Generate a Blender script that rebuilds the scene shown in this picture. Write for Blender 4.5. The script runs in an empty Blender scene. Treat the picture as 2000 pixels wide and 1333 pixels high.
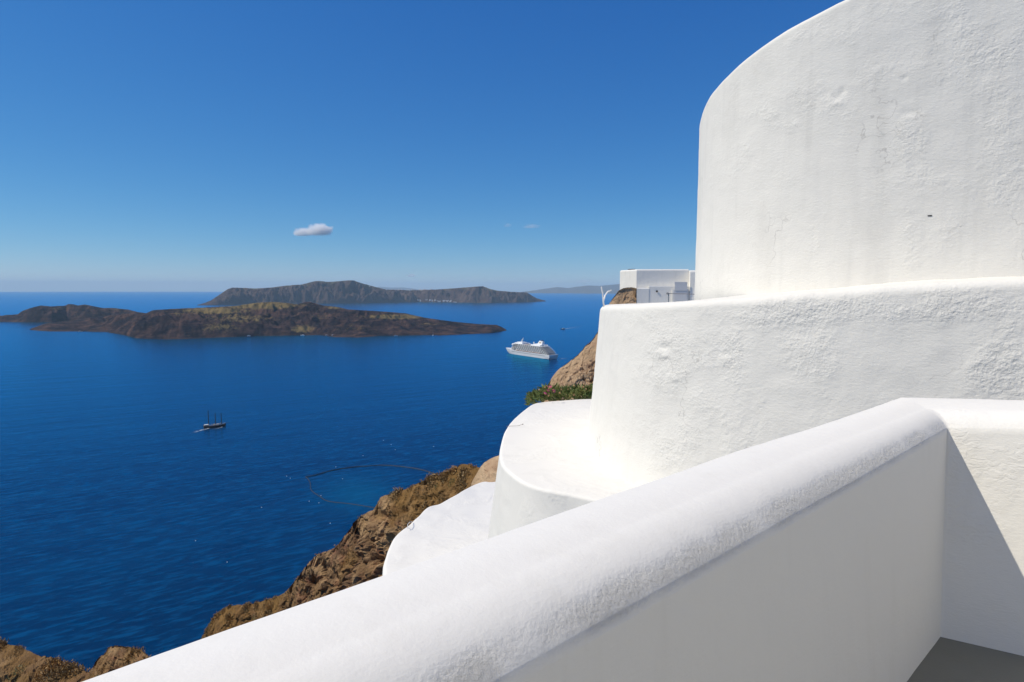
import bpy, math, random
import numpy as np

# ------------------------------------------------------------------ camera, sky, sun, exposure
S = bpy.context.scene
COL = S.collection
FPX = 1333.3                                   # focal length in pixels of a 2000 px wide picture (24 mm)
ROLL, PITCH = 0.0037, math.atan((666.5 - 560.9) / 1333.3)
EYE_H, RE = 220.0, 7.3e6                       # eye above the sea, earth radius (with refraction)
cam = bpy.data.cameras.new('camera'); camo = bpy.data.objects.new('camera', cam); COL.objects.link(camo)
cam.sensor_width = 36; cam.lens = 24; cam.clip_start = 0.05; cam.clip_end = 200000
from mathutils import Matrix, Vector
camo.matrix_world = Matrix.Rotation(math.pi/2 - PITCH, 4, 'X') @ Matrix.Rotation(ROLL, 4, 'Z')
S.camera = camo

SUN_EL, SUN_AZ = math.radians(50), math.radians(95)      # azimuth measured left of the view axis (+Y)
SUN = Vector((-math.sin(SUN_AZ)*math.cos(SUN_EL), math.cos(SUN_AZ)*math.cos(SUN_EL), math.sin(SUN_EL)))
W = bpy.data.worlds.new('World'); S.world = W; W.use_nodes = True
nt = W.node_tree; nt.nodes.clear()
POLAR = .06
SKY_TONE = ((1.36, 1.24), (.90, .90), (.52, .85))
sky = nt.nodes.new('ShaderNodeTexSky'); sky.sky_type = 'NISHITA'; sky.sun_disc = False
sky.sun_elevation = SUN_EL; sky.sun_rotation = -SUN_AZ
sky.altitude = 0; sky.air_density = 0.7; sky.dust_density = 0.0; sky.ozone_density = 10.0
def wn(kind, **k):
    n = nt.nodes.new(kind)
    for a, v in k.items(): setattr(n, a, v)
    return n
# deep blue sky of a clear spring day: one tone response per colour channel, the same over the whole sky
sep, com = wn('ShaderNodeSeparateColor'), wn('ShaderNodeCombineColor'); nt.links.new(sky.outputs[0], sep.inputs[0])
for k, (gm, ml) in enumerate(SKY_TONE):
    m1 = wn('ShaderNodeMath', operation='MULTIPLY'); m1.inputs[1].default_value = .1
    m2 = wn('ShaderNodeMath', operation='POWER'); m2.inputs[1].default_value = gm
    m3 = wn('ShaderNodeMath', operation='MULTIPLY'); m3.inputs[1].default_value = ml*10
    nt.links.new(sep.outputs[k], m1.inputs[0]); nt.links.new(m1.outputs[0], m2.inputs[0]); nt.links.new(m2.outputs[0], m3.inputs[0]); nt.links.new(m3.outputs[0], com.inputs[k])
# clear air is dimmest a quarter turn from the sun when seen through a polarising filter (Rayleigh polarisation)
tc, dt = wn('ShaderNodeTexCoord'), wn('ShaderNodeVectorMath', operation='DOT_PRODUCT'); dt.inputs[1].default_value = SUN
nt.links.new(tc.outputs['Generated'], dt.inputs[0])
def wm(op, a, b):
    m = wn('ShaderNodeMath', operation=op)
    for i, v in enumerate((a, b)):
        if isinstance(v, (int, float)): m.inputs[i].default_value = v
        else: nt.links.new(v, m.inputs[i])
    return m.outputs[0]
c2 = wm('MULTIPLY', dt.outputs['Value'], dt.outputs['Value']); pol = wm('DIVIDE', wm('SUBTRACT', 1.0, c2), wm('ADD', 1.0, c2))
pf = wm('SUBTRACT', 1.0, wm('MULTIPLY', pol, POLAR)); sc_ = wn('ShaderNodeVectorMath', operation='SCALE')
nt.links.new(com.outputs[0], sc_.inputs[0]); nt.links.new(pf, sc_.inputs['Scale'])
bg = wn('ShaderNodeBackground'); bg.inputs[1].default_value = 0.1
wo = wn('ShaderNodeOutputWorld')
nt.links.new(sc_.outputs[0], bg.inputs[0]); nt.links.new(bg.outputs[0], wo.inputs[0])
sl = bpy.data.lights.new('sun', 'SUN'); slo = bpy.data.objects.new('sun', sl); COL.objects.link(slo)
sl.energy = 4.0; sl.angle = math.radians(0.5); sl.color = (1.0, 0.92, 0.76)
slo.rotation_euler = SUN.to_track_quat('Z', 'Y').to_euler()
S.view_settings.view_transform = 'Standard'; S.view_settings.look = 'None'
S.view_settings.exposure = 0.0; S.view_settings.gamma = 1.0; S.view_settings.use_curve_mapping = False
S.render.engine = 'CYCLES'
S.cycles.max_bounces = 12; S.cycles.diffuse_bounces = 5; S.cycles.glossy_bounces = 3
S.cycles.volume_bounces = 8; S.cycles.caustics_reflective = False; S.cycles.caustics_refractive = False; S.cycles.transparent_max_bounces = 12

# ------------------------------------------------------------------ helpers: rays, noise
rng = np.random.default_rng(7); random.seed(7)

def ray(px, py):
    """Directions (y forward) of picture points given on the 2000 x 1333 photograph."""
    px, py = np.asarray(px, float), np.asarray(py, float)
    u = (px - 1000) / FPX; v = (666.5 - py) / FPX
    c, s = math.cos(ROLL), math.sin(ROLL)
    u2 = u*c - v*s; v2 = u*s + v*c
    cp, sp = math.cos(PITCH), math.sin(PITCH)
    return np.stack([u2, cp + v2*sp, -sp + v2*cp], -1)
def at_z(px, py, z):
    d = ray(px, py); return d * (z / d[..., 2])[..., None]
def at_y(px, py, y):
    d = ray(px, py); return d * (np.asarray(y, float) / d[..., 1])[..., None]
def px_of(p):
    """Picture column and row of world points."""
    p = np.asarray(p, float); cp, sp = math.cos(PITCH), math.sin(PITCH)
    f = p[..., 1]*cp - p[..., 2]*sp; v2 = (p[..., 1]*sp + p[..., 2]*cp) / f; u2 = p[..., 0] / f
    c, s = math.cos(ROLL), math.sin(ROLL)
    return 1000 + FPX*(u2*c + v2*s), 666.5 - FPX*(-u2*s + v2*c)
def sea_z(r): return -EYE_H - np.asarray(r, float)**2 / (2*RE)
def on_sea(px, py):
    d = ray(px, py); hor = np.hypot(d[..., 0], d[..., 1]); a = -d[..., 2] / hor
    q = a*a - 2*EYE_H/RE
    r = RE*(a - np.sqrt(np.maximum(q, 0)))
    return np.stack([d[..., 0]/hor*r, d[..., 1]/hor*r, sea_z(r)], -1)

_perm = np.concatenate([rng.permutation(256)]*3)
_g = rng.normal(size=(256, 3)); _g /= np.linalg.norm(_g, axis=1)[:, None]
def noise(p):
    p = np.asarray(p, float); i = np.floor(p).astype(int); f = p - i; i &= 255
    w = f*f*f*(f*(f*6 - 15) + 10); out = np.zeros(p.shape[:-1])
    for a in (0, 1):
        for b in (0, 1):
            for c in (0, 1):
                h = _perm[_perm[_perm[(i[..., 0]+a) & 255] + ((i[..., 1]+b) & 255)] + ((i[..., 2]+c) & 255)]
                d = f - np.array([a, b, c])
                ww = (w[..., 0] if a else 1-w[..., 0])*(w[..., 1] if b else 1-w[..., 1])*(w[..., 2] if c else 1-w[..., 2])
                out += ww*(_g[h]*d).sum(-1)
    return out*1.5
def fbm(p, o=4, g=0.5, l=2.03):
    p = np.asarray(p, float); s = 0; a = 1
    for k in range(o): s = s + a*noise(p + 17.3*k); p = p*l; a *= g
    return s
def ridged(p, o=4, g=0.5):
    p = np.asarray(p, float); s = 0; a = 1
    for k in range(o): s = s + a*(1 - 2*np.abs(noise(p + 9.1*k))); p = p*2.07; a *= g
    return s
def cells(p, want=False):
    """Nearest and second nearest cell distances, and a random number per cell."""
    p = np.asarray(p, float); i = np.floor(p).astype(int); f = p - i
    d1 = np.full(p.shape[:-1], 9.0); d2 = d1.copy(); idn = np.zeros(p.shape[:-1]); fac = np.zeros(p.shape[:-1])
    for a in (-1, 0, 1):
        for b in (-1, 0, 1):
            for c in (-1, 0, 1):
                h = _perm[_perm[_perm[(i[..., 0]+a) & 255] + ((i[..., 1]+b) & 255)] + ((i[..., 2]+c) & 255)]
                q = np.stack([a + _perm[h]/255., b + _perm[h+77]/255., c + _perm[h+151]/255.], -1) - f
                d = np.sqrt((q*q).sum(-1)); near = d < d1
                d2 = np.where(near, d1, np.minimum(d2, d)); idn = np.where(near, _perm[h+33]/255., idn); fac = np.where(near, -(q*_g[_perm[h+91]]).sum(-1), fac); d1 = np.where(near, d, d1)
    return (d1, d2, idn, fac) if want else (d1, d2, idn)
def sstep(a, b, x):
    t = np.clip((np.asarray(x, float) - a)/(b - a), 0, 1); return t*t*(3 - 2*t)
def poly(pts, x, k=1):
    pts = np.asarray(pts, float); o = np.argsort(pts[:, 0]); return np.interp(x, pts[o, 0], pts[o, k])
def resample(pts, n, smooth=2, closed=False):
    """A smooth curve of n evenly spaced points through pts."""
    p = np.asarray(pts, float)
    for _ in range(smooth):                                  # corner cutting
        if closed:
            a, b = p, np.roll(p, -1, 0); p = np.stack([.75*a + .25*b, .25*a + .75*b], 1).reshape(-1, p.shape[1])
        else:
            a, b = p[:-1], p[1:]; q = np.stack([.75*a + .25*b, .25*a + .75*b], 1).reshape(-1, p.shape[1])
            p = np.concatenate([p[:1], q[1:-1], p[-1:]])
    if closed: p = np.concatenate([p, p[:1]])
    s = np.concatenate([[0], np.cumsum(np.linalg.norm(np.diff(p, axis=0), axis=1))])
    t = np.linspace(0, s[-1], n + (1 if closed else 0))[:n]
    return np.stack([np.interp(t, s, p[:, k]) for k in range(p.shape[1])], -1)
def grid_normals(v, wrap=False):
    if wrap: du = np.roll(v, -1, 0) - np.roll(v, 1, 0)
    else: du = np.gradient(v, axis=0)
    n = np.cross(du, np.gradient(v, axis=1)); return n/np.maximum(np.linalg.norm(n, axis=-1), 1e-9)[..., None]

# ------------------------------------------------------------------ helpers: objects
def mesh_obj(name, verts, faces, mat, parent=None, smooth=True, loc=None):
    me = bpy.data.meshes.new(name)
    me.from_pydata(np.asarray(verts, float).reshape(-1, 3).tolist(), [], faces if isinstance(faces, list) else faces.tolist())
    me.update(); me.materials.append(mat)
    if smooth: me.polygons.foreach_set('use_smooth', [True]*len(me.polygons))
    o = bpy.data.objects.new(name, me); COL.objects.link(o)
    if parent is not None: o.parent = parent
    if loc is not None: o.location = loc
    return o
def grid_faces(nu, nv, wrap=False, flip=False):
    i = np.arange(nu if wrap else nu-1)[:, None]; j = np.arange(nv-1)[None, :]; i2 = (i+1) % nu
    f = np.stack([i*nv + j + 0*i2, i2*nv + j, i2*nv + j+1, i*nv + j+1 + 0*i2], -1).reshape(-1, 4)
    return f[:, ::-1] if flip else f
def grid_obj(name, v, mat, parent=None, wrap=False, flip=False, **k):
    return mesh_obj(name, v, grid_faces(v.shape[0], v.shape[1], wrap, flip), mat, parent, **k)
def attr(o, name, vals):
    a = o.data.attributes.new(name, 'FLOAT', 'POINT'); a.data.foreach_set('value', np.asarray(vals, np.float32).ravel())
def empty(name, loc=(0, 0, 0), rz=0):
    o = bpy.data.objects.new(name, None); COL.objects.link(o); o.location = loc; o.rotation_euler = (0, 0, rz); return o
def tag(o, label=None, cat=None, group=None, kind=None):
    for k, v in (('label', label), ('category', cat), ('group', group), ('kind', kind)):
        if v: o[k] = v
    return o
class MB:
    """Collects boxes, tubes and lofts into one mesh."""
    def __init__(s): s.v, s.f = [], []
    def add(s, v, f):
        b = len(s.v); s.v += [tuple(map(float, q)) for q in v]; s.f += [tuple(int(i)+b for i in q) for q in f]; return s
    def box(s, x0, x1, y0, y1, z0, z1, taper=0, shift=0):
        t = taper
        v = [(x0, y0, z0), (x1, y0, z0), (x1, y1, z0), (x0, y1, z0),
             (x0+t+shift, y0+t, z1), (x1-t+shift, y0+t, z1), (x1-t+shift, y1-t, z1), (x0+t+shift, y1-t, z1)]
        return s.add(v, [(3, 2, 1, 0), (4, 5, 6, 7), (0, 1, 5, 4), (1, 2, 6, 5), (2, 3, 7, 6), (3, 0, 4, 7)])
    def tube(s, pts, r, n=6, r2=None):
        p = np.asarray(pts, float); m = len(p); r = np.linspace(r, r if r2 is None else r2, m)
        t = np.gradient(p, axis=0); t /= np.linalg.norm(t, axis=1)[:, None]
        up = np.array([0, 0, 1.]) if abs(t[0, 2]) < .9 else np.array([1., 0, 0])
        v = []
        for i in range(m):
            a = np.cross(t[i], up); a /= np.linalg.norm(a); b = np.cross(a, t[i])
            for k in range(n):
                w = 2*math.pi*k/n; v.append(p[i] + r[i]*(a*math.cos(w) + b*math.sin(w)))
        f = [(i*n+k, i*n+(k+1) % n, (i+1)*n+(k+1) % n, (i+1)*n+k) for i in range(m-1) for k in range(n)]
        f += [tuple(range(n))[::-1], tuple((m-1)*n+k for k in range(n))]
        return s.add(v, f)
    def ball(s, c, r, n=8, m=5, sz=1):
        v = [(c[0], c[1], c[2]-r*sz)]
        for j in range(1, m):
            a = -math.pi/2 + math.pi*j/m
            for k in range(n):
                w = 2*math.pi*k/n; v.append((c[0]+r*math.cos(a)*math.cos(w), c[1]+r*math.cos(a)*math.sin(w), c[2]+sz*r*math.sin(a)))
        v.append((c[0], c[1], c[2]+r*sz)); L = len(v)-1
        f = [(0, 1+(k+1) % n, 1+k) for k in range(n)]
        for j in range(m-2):
            f += [(1+j*n+k, 1+j*n+(k+1) % n, 1+(j+1)*n+(k+1) % n, 1+(j+1)*n+k) for k in range(n)]
        f += [(L, 1+(m-2)*n+k, 1+(m-2)*n+(k+1) % n) for k in range(n)]
        return s.add(v, f)
    def prism(s, outline, z0, z1):
        n = len(outline); v = [(x, y, z0) for x, y in outline] + [(x, y, z1) for x, y in outline]
        return s.add(v, [tuple(range(n))[::-1], tuple(range(n, 2*n))] + [(i, (i+1) % n, n+(i+1) % n, n+i) for i in range(n)])
    def build(s, name, mat, parent=None, smooth=False): return mesh_obj(name, np.array(s.v), s.f, mat, parent, smooth)

# ------------------------------------------------------------------ materials
def mat(name):
    m = bpy.data.materials.new(name); m.use_nodes = True
    n = m.node_tree; b = n.nodes['Principled BSDF']; return m, n, b
class G:
    """Short node building."""
    def __init__(s, tree): s.t = tree
    def new(s, kind, **k):
        n = s.t.nodes.new(kind)
        for a, v in k.items():
            if a.startswith('i_'):
                key = a[2:]; key = int(key) if key.isdigit() else key.replace('_', ' ')
                if hasattr(v, 'bl_idname') or isinstance(v, bpy.types.NodeSocket): s.t.links.new(v, n.inputs[key])
                else: n.inputs[key].default_value = v
            else: setattr(n, a, v)
        return n
    def pos(s): return s.new('ShaderNodeTexCoord').outputs['Object']
    def map(s, vec, scale=(1, 1, 1), rot=(0, 0, 0)):
        n = s.new('ShaderNodeMapping', i_Vector=vec); n.inputs['Scale'].default_value = scale; n.inputs['Rotation'].default_value = rot; return n.outputs[0]
    def noise(s, vec, scale, detail=4, rough=.55, dist=0):
        return s.new('ShaderNodeTexNoise', i_Vector=vec, i_Scale=scale, i_Detail=detail, i_Roughness=rough, i_Distortion=dist).outputs['Fac']
    def ramp(s, fac, stops):
        n = s.new('ShaderNodeValToRGB', i_Fac=fac); e = n.color_ramp.elements
        while len(e) < len(stops): e.new(.5)
        for q, (p, c) in zip(e, stops): q.position = p; q.color = (*c, 1) if len(c) == 3 else c
        return n.outputs[0]
    def rng(s, v, a, b, c=0, d=1):
        return s.new('ShaderNodeMapRange', i_Value=v, i_1=a, i_2=b, i_3=c, i_4=d).outputs[0]
    def math(s, op, a, b=0):
        return s.new('ShaderNodeMath', operation=op, i_0=a, i_1=b).outputs[0]
    def mix(s, f, a, b):
        n = s.new('ShaderNodeMix', data_type='RGBA'); t = s.t
        for idx, v in ((0, f), (6, a), (7, b)):
            if isinstance(v, bpy.types.NodeSocket): t.links.new(v, n.inputs[idx])
            else: n.inputs[idx].default_value = (*v, 1) if isinstance(v, tuple) and len(v) == 3 else v
        return n.outputs[2]
    def bump(s, h, dist, strength=1, normal=None):
        n = s.new('ShaderNodeBump', i_Height=h, i_Distance=dist, i_Strength=strength)
        if normal is not None: s.t.links.new(normal, n.inputs['Normal'])
        return n.outputs[0]
    def attr(s, name): return s.new('ShaderNodeAttribute', attribute_name=name).outputs['Fac']
def flat(name, c, rough=.6, metal=0):
    m, n, b = mat(name); b.inputs['Base Color'].default_value = (*c, 1); b.inputs['Roughness'].default_value = rough; b.inputs['Metallic'].default_value = metal
    return m
def plaster(name, base=(.815, .79, .73), fine=60, fine_d=.004, patch=1.2, patch_lo=.45, patch_hi=.6, stain=.25, mid=14, mid_d=.006, smooth_d=.0008, lump_d=.0, byattr=False):
    """Whitewashed plaster: rough daubed areas beside smooth repaired ones, faint grime."""
    m, n, b = mat(name); g = G(n); p = g.pos()
    msk = g.math('ADD', g.math('MULTIPLY', g.attr('daub'), .8), g.rng(g.noise(p, 2.4, 4, .6), .35, .7, .06, .34)) if byattr else g.rng(g.noise(p, patch, 3, .5, .6), patch_lo, patch_hi)
    a = g.noise(p, fine, 5, .6); c = g.noise(p, mid, 3, .55, .4)
    vor = g.new('ShaderNodeTexVoronoi', i_Vector=p, i_Scale=fine*.6, feature='SMOOTH_F1').outputs['Distance']
    h = g.math('ADD', g.math('MULTIPLY', a, fine_d), g.math('MULTIPLY', c, mid_d))
    h = g.math('ADD', h, g.math('MULTIPLY', vor, fine_d*.8))
    h = g.math('MULTIPLY', h, msk)
    h = g.math('ADD', h, g.math('MULTIPLY', g.noise(p, fine*1.6, 4, .6), smooth_d))
    h = g.math('ADD', h, g.math('MULTIPLY', g.noise(g.map(p, (1, 1, 1)), 3.0, 2), lump_d))
    n.links.new(g.bump(h, 1.0, 1.0), b.inputs['Normal'])
    if byattr: h = g.math('ADD', h, g.math('MULTIPLY', g.noise(g.map(p, (1, 1, 3.2), (.35, .25, 0)), 22, 5, .62), .0022))
    n.links.new(g.bump(h, 1.0, 1.0), b.inputs['Normal'])
    st = g.rng(g.noise(g.map(p, (2.2, 2.2, .5)), 1.6, 6, .62), .52, .78, 0, stain)
    sp = g.rng(g.noise(p, 9, 5, .7), .62, .8, 0, stain*.8)
    col = g.mix(st, base, (.58, .56, .515)); col = g.mix(sp, col, (.63, .58, .49))
    if byattr:
        dr = g.rng(g.noise(g.map(p, (5, 5, .28)), 2.0, 5, .6), .55, .75, 0, stain*.8); col = g.mix(dr, col, (.60, .585, .54))
        ve = g.new('ShaderNodeTexVoronoi', i_Vector=g.new('ShaderNodeVectorMath', operation='ADD', i_0=p, i_1=g.new('ShaderNodeTexNoise', i_Vector=p, i_Scale=3.0, i_Detail=4.).outputs['Color']).outputs[0], i_Scale=.8, feature='DISTANCE_TO_EDGE').outputs['Distance']
        ck = g.math('MULTIPLY', g.rng(ve, .0, .006, 1, 0), g.rng(g.noise(p, 1.1, 2), .55, .62)); col = g.mix(g.math('MULTIPLY', ck, .5), col, (.40, .38, .35))
    n.links.new(col, b.inputs['Base Color']); b.inputs['Roughness'].default_value = .85; b.inputs['Specular IOR Level'].default_value = .25
    return m
M = {}
def parapet_mat():
    m, n, b = mat('plaster_parapet'); g = G(n); p = g.pos()
    vor = g.new('ShaderNodeTexVoronoi', i_Vector=p, i_Scale=85., feature='SMOOTH_F1').outputs['Distance']
    gr = g.math('MULTIPLY', g.math('ADD', g.math('MULTIPLY', g.noise(p, 130, 6, .72), .0085), g.math('MULTIPLY', vor, .004)), g.attr('grit'))
    cr = g.math('MULTIPLY', g.math('MULTIPLY', g.noise(g.map(p, (1, 1, 1.7)), 20, 5, .6, 1.2), .007), g.math('MULTIPLY', g.attr('crumple'), g.rng(g.noise(p, 3, 3), .4, .65)))
    h = g.math('ADD', g.math('ADD', gr, cr), g.math('ADD', g.math('MULTIPLY', g.noise(p, 120, 4, .6), .0006), g.math('ADD', g.math('MULTIPLY', g.noise(p, 14, 3), .0016), g.math('MULTIPLY', g.noise(g.map(p, (1, 1, 5), (.5, 0, .3)), 34, 4, .6), .0009))))
    n.links.new(g.bump(h, 1.0, 1.0), b.inputs['Normal'])
    base = (.81, .79, .745)
    st = g.rng(g.noise(g.map(p, (2.6, 2.6, .35)), 2.6, 6, .62), .54, .8, 0, .22); sp = g.rng(g.noise(p, 30, 4, .7), .69, .76, 0, .45)
    col = g.mix(st, base, (.62, .59, .52)); col = g.mix(sp, col, (.66, .61, .52))
    n.links.new(col, b.inputs['Base Color']); b.inputs['Roughness'].default_value = .8; b.inputs['Specular IOR Level'].default_value = .25
    return m
M['parapet'] = parapet_mat()
M['drum'] = plaster('plaster_daubed', fine=75, fine_d=.0055, patch=1.3, patch_lo=.44, patch_hi=.60, stain=.16, mid=24, mid_d=.0062, smooth_d=.0012, lump_d=0, byattr=True)
M['upper'] = plaster('plaster_weathered', fine=75, fine_d=.0038, patch=.9, patch_lo=.46, patch_hi=.68, stain=.34, mid=22, mid_d=.004, smooth_d=.0012, lump_d=0, byattr=True)
M['ledge'] = plaster('plaster_roof', base=(.82, .795, .735), fine=40, fine_d=.004, patch=1.5, stain=.24, mid=10, mid_d=.006, smooth_d=.0012)
M['house'] = plaster('plaster_house', fine=6, fine_d=.01, patch=.4, stain=.5, mid=2, mid_d=.01, smooth_d=.004)
M['village'] = flat('whitewash_far', (.78, .77, .74), .9)

def floor_mat():
    m, n, b = mat('painted_floor'); g = G(n); p = g.pos()
    c = g.mix(g.rng(g.noise(p, 2.5, 5), .3, .7), (.19, .18, .135), (.23, .215, .165))
    n.links.new(c, b.inputs['Base Color']); b.inputs['Roughness'].default_value = .55
    n.links.new(g.bump(g.noise(p, 90, 4), .0008), b.inputs['Normal']); return m
M['floor'] = floor_mat()

def water_mat():
    m, n, b = mat('sea_water'); g = G(n); p = g.pos()
    q = g.map(p, (1, 1, 1), (0, 0, math.radians(-36)))
    w1 = g.noise(g.map(q, (.30, 1, 1)), .19, 3, .6, .3)           # wind waves about 9 m long
    w2 = g.noise(g.map(q, (.22, 1, 1)), .028, 3, .5, .2)            # swell
    w3 = g.noise(g.map(q, (.40, 1, 1)), .75, 3, .6)
    h = g.math('ADD', g.math('MULTIPLY', w1, .48), g.math('MULTIPLY', w2, 1.3)); h = g.math('ADD', h, g.math('MULTIPLY', w3, .09))
    n.links.new(g.bump(h, 1.0, 1.0), b.inputs['Normal'])
    big = g.noise(g.map(q, (.25, 1, 1)), .0011, 4, .55, .5)
    streak = g.noise(g.map(q, (.12, 1, 1)), .006, 4, .6, .4)
    c = g.mix(g.rng(big, .35, .65), (.0004, .018, .056), (.0006, .026, .076))
    c = g.mix(g.rng(streak, .46, .72, 0, .6), c, (.0008, .050, .135))
    c = g.mix(g.rng(w2, .40, .62, .35, 0), c, (.0004, .012, .042))
    c = g.mix(g.rng(w1, .48, .66, 0, .85), c, (.0012, .062, .158))
    c = g.mix(g.rng(w3, .58, .74, 0, .35), c, (.002, .076, .180))
    c = g.mix(g.math('MULTIPLY', g.attr('shallow'), .42), c, (.002, .125, .235))
    foam = g.math('GREATER_THAN', g.noise(g.map(q, (.6, 1, 1)), .42, 4, .65), .775)
    c = g.mix(g.math('MULTIPLY', foam, .45), c, (.55, .6, .65))
    nb = n.nodes['Principled BSDF'].inputs['Normal'].links[0].from_socket; n.nodes.remove(b)
    df = g.new('ShaderNodeBsdfDiffuse', i_Color=c, i_Normal=nb); gl = g.new('ShaderNodeBsdfGlossy', i_Color=(.04, .58, .95, 1), i_Roughness=.18, i_Normal=nb)
    fr = g.new('ShaderNodeFresnel', i_IOR=1.30, i_Normal=nb); mx = g.new('ShaderNodeMixShader', i_0=fr.outputs[0], i_1=df.outputs[0], i_2=gl.outputs[0])
    n.links.new(mx.outputs[0], n.nodes['Material Output'].inputs['Surface'])
    return m
M['sea'] = water_mat()

def rock_mat(name, tan, dark, red, scrub1, scrub2, sc=1.0, bd=.08, crev_shade=.4):
    m, n, b = mat(name); g = G(n); p = g.pos()
    a = g.noise(p, .55*sc, 6, .65, .5); c = g.noise(p, 2.6*sc, 6, .7); d = g.noise(g.map(p, (1, 1, 2.6)), 1.1*sc, 5, .65)
    col = g.mix(g.rng(a, .38, .62), dark, tan); col = g.mix(g.rng(d, .52, .7, 0, .8), col, red)
    col = g.mix(g.rng(c, .42, .8, 0, crev_shade), col, tuple(x*.4 for x in dark))  # noise blotches darkened like shade in crevices, put into the colour
    light = tuple(min(1, x*1.45) for x in tan); col = g.mix(g.rng(c, .28, .42, .5, 0), col, light)
    sv = g.mix(g.rng(g.noise(p, 1.7*sc, 5, .7), .35, .65), scrub1, scrub2); sv = g.mix(g.rng(g.noise(p, 6*sc, 4, .7), .45, .75, 0, .6), sv, tuple(x*.4 for x in scrub1))
    col = g.mix(g.attr('veg'), col, sv)
    n.links.new(col, b.inputs['Base Color']); b.inputs['Roughness'].default_value = .95; b.inputs['Specular IOR Level'].default_value = .1
    h = g.math('ADD', g.noise(p, 3.2*sc, 8, .7), g.math('MULTIPLY', g.noise(p, 11*sc, 5, .7), .35))
    n.links.new(g.bump(h, bd*2.2), b.inputs['Normal']); return m
M['cliff'] = rock_mat('cliff_rock', (.46, .30, .155), (.15, .085, .05), (.28, .12, .07), (.20, .115, .042), (.29, .165, .058), .55, .12)
M['tuff'] = rock_mat('tuff_rock', (.56, .40, .25), (.38, .255, .15), (.42, .26, .16), (.15, .12, .05), (.22, .17, .08), .9, .05, .15)

def island_mat(name, dark, brown, grass1, grass2, sc):
    m, n, b = mat(name); g = G(n); p = g.pos()
    a = g.noise(p, .006*sc, 6, .62, .5); c = g.noise(p, .03*sc, 6, .72)
    col = g.mix(g.rng(a, .44, .66), dark, brown); col = g.mix(g.rng(c, .4, .75, 0, .6), col, tuple(x*.5 for x in dark))
    sd = g.noise(g.map(p, (.35, .35, 4)), .022*sc, 5, .7, .8); col = g.mix(g.rng(sd, .54, .72, 0, .45), col, tuple(x*1.35 for x in brown)); col = g.mix(g.rng(sd, .46, .30, 0, .45), col, tuple(x*.6 for x in dark))
    gr = g.mix(g.rng(g.noise(p, .02*sc, 5, .7), .35, .65), grass1, grass2)
    f = g.math('ADD', g.attr('veg'), g.rng(c, .3, .7, -.35, .35))
    col = g.mix(g.rng(f, .35, .65), col, gr)
    n.links.new(col, b.inputs['Base Color']); b.inputs['Roughness'].default_value = .95; b.inputs['Specular IOR Level'].default_value = .05
    n.links.new(g.bump(g.noise(p, .05*sc, 7, .7), 9/sc), b.inputs['Normal']); return m
M['lava'] = island_mat('lava_island', (.012, .010, .015), (.115, .066, .050), (.21, .15, .06), (.16, .12, .05), 1.7)
M['thirasia'] = island_mat('far_island_rock', (.075, .052, .050), (.125, .088, .074), (.10, .085, .05), (.13, .105, .065), .6)
M['far'] = island_mat('distant_rock', (.10, .085, .07), (.14, .115, .09), (.10, .10, .06), (.12, .11, .07), .3)
M['white_paint'] = flat('white_paint', (.80, .80, .79), .4)
M['deck_glass'] = flat('balcony_glass', (.055, .055, .06), .3)
M['dark_glass'] = flat('dark_windows', (.02, .025, .03), .15)
M['hull_dark'] = flat('dark_hull', (.035, .016, .010), .6)
M['navy'] = flat('navy_paint', (.02, .025, .06), .5)
M['teak'] = flat('teak_deck', (.30, .20, .12), .7)
M['orange'] = flat('lifeboat_paint', (.50, .27, .17), .5)
M['gold'] = flat('gold_emblem', (.60, .36, .10), .5)
M['mast'] = flat('dark_mast', (.03, .022, .02), .6)
M['boom'] = flat('black_boom', (.016, .014, .018), .7)
M['buoy'] = flat('white_buoy', (.75, .75, .74), .5)
M['steel'] = flat('galvanised_steel', (.33, .32, .31), .5, .6)
M['wire'] = flat('rusty_wire', (.22, .19, .15), .7)
M['hole'] = flat('dark_opening', (.015, .015, .015), .9)
def foam_mat():
    m, n, b = mat('sea_foam'); g = G(n); p = g.pos()
    b.inputs['Base Color'].default_value = (.62, .68, .72, 1); b.inputs['Roughness'].default_value = .8
    f = g.math('MULTIPLY', g.rng(g.noise(p, .16, 5, .7), .38, .62), g.attr('foam'))
    n.links.new(f, b.inputs['Alpha']); return m
M['foam'] = foam_mat()
def leaf_mat(name, c1, c2, sc):
    m, n, b = mat(name); g = G(n)
    n.links.new(g.mix(g.rng(g.noise(g.pos(), sc, 3), .35, .65), c1, c2), b.inputs['Base Color']); b.inputs['Roughness'].default_value = .6
    return m
M['succulent'] = leaf_mat('ice_plant_leaf', (.07, .125, .025), (.20, .20, .045), 9)
M['scrub_dry'] = leaf_mat('dry_scrub', (.40, .22, .065), (.25, .165, .065), .9)
M['scrub_green'] = leaf_mat('green_scrub', (.15, .16, .05), (.24, .22, .10), .7)
M['pink'] = flat('pink_petal', (.45, .05, .18), .6); M['yellow'] = flat('flower_heart', (.6, .45, .1), .7); M['bud'] = flat('dry_bud', (.42, .24, .12), .8)

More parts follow.
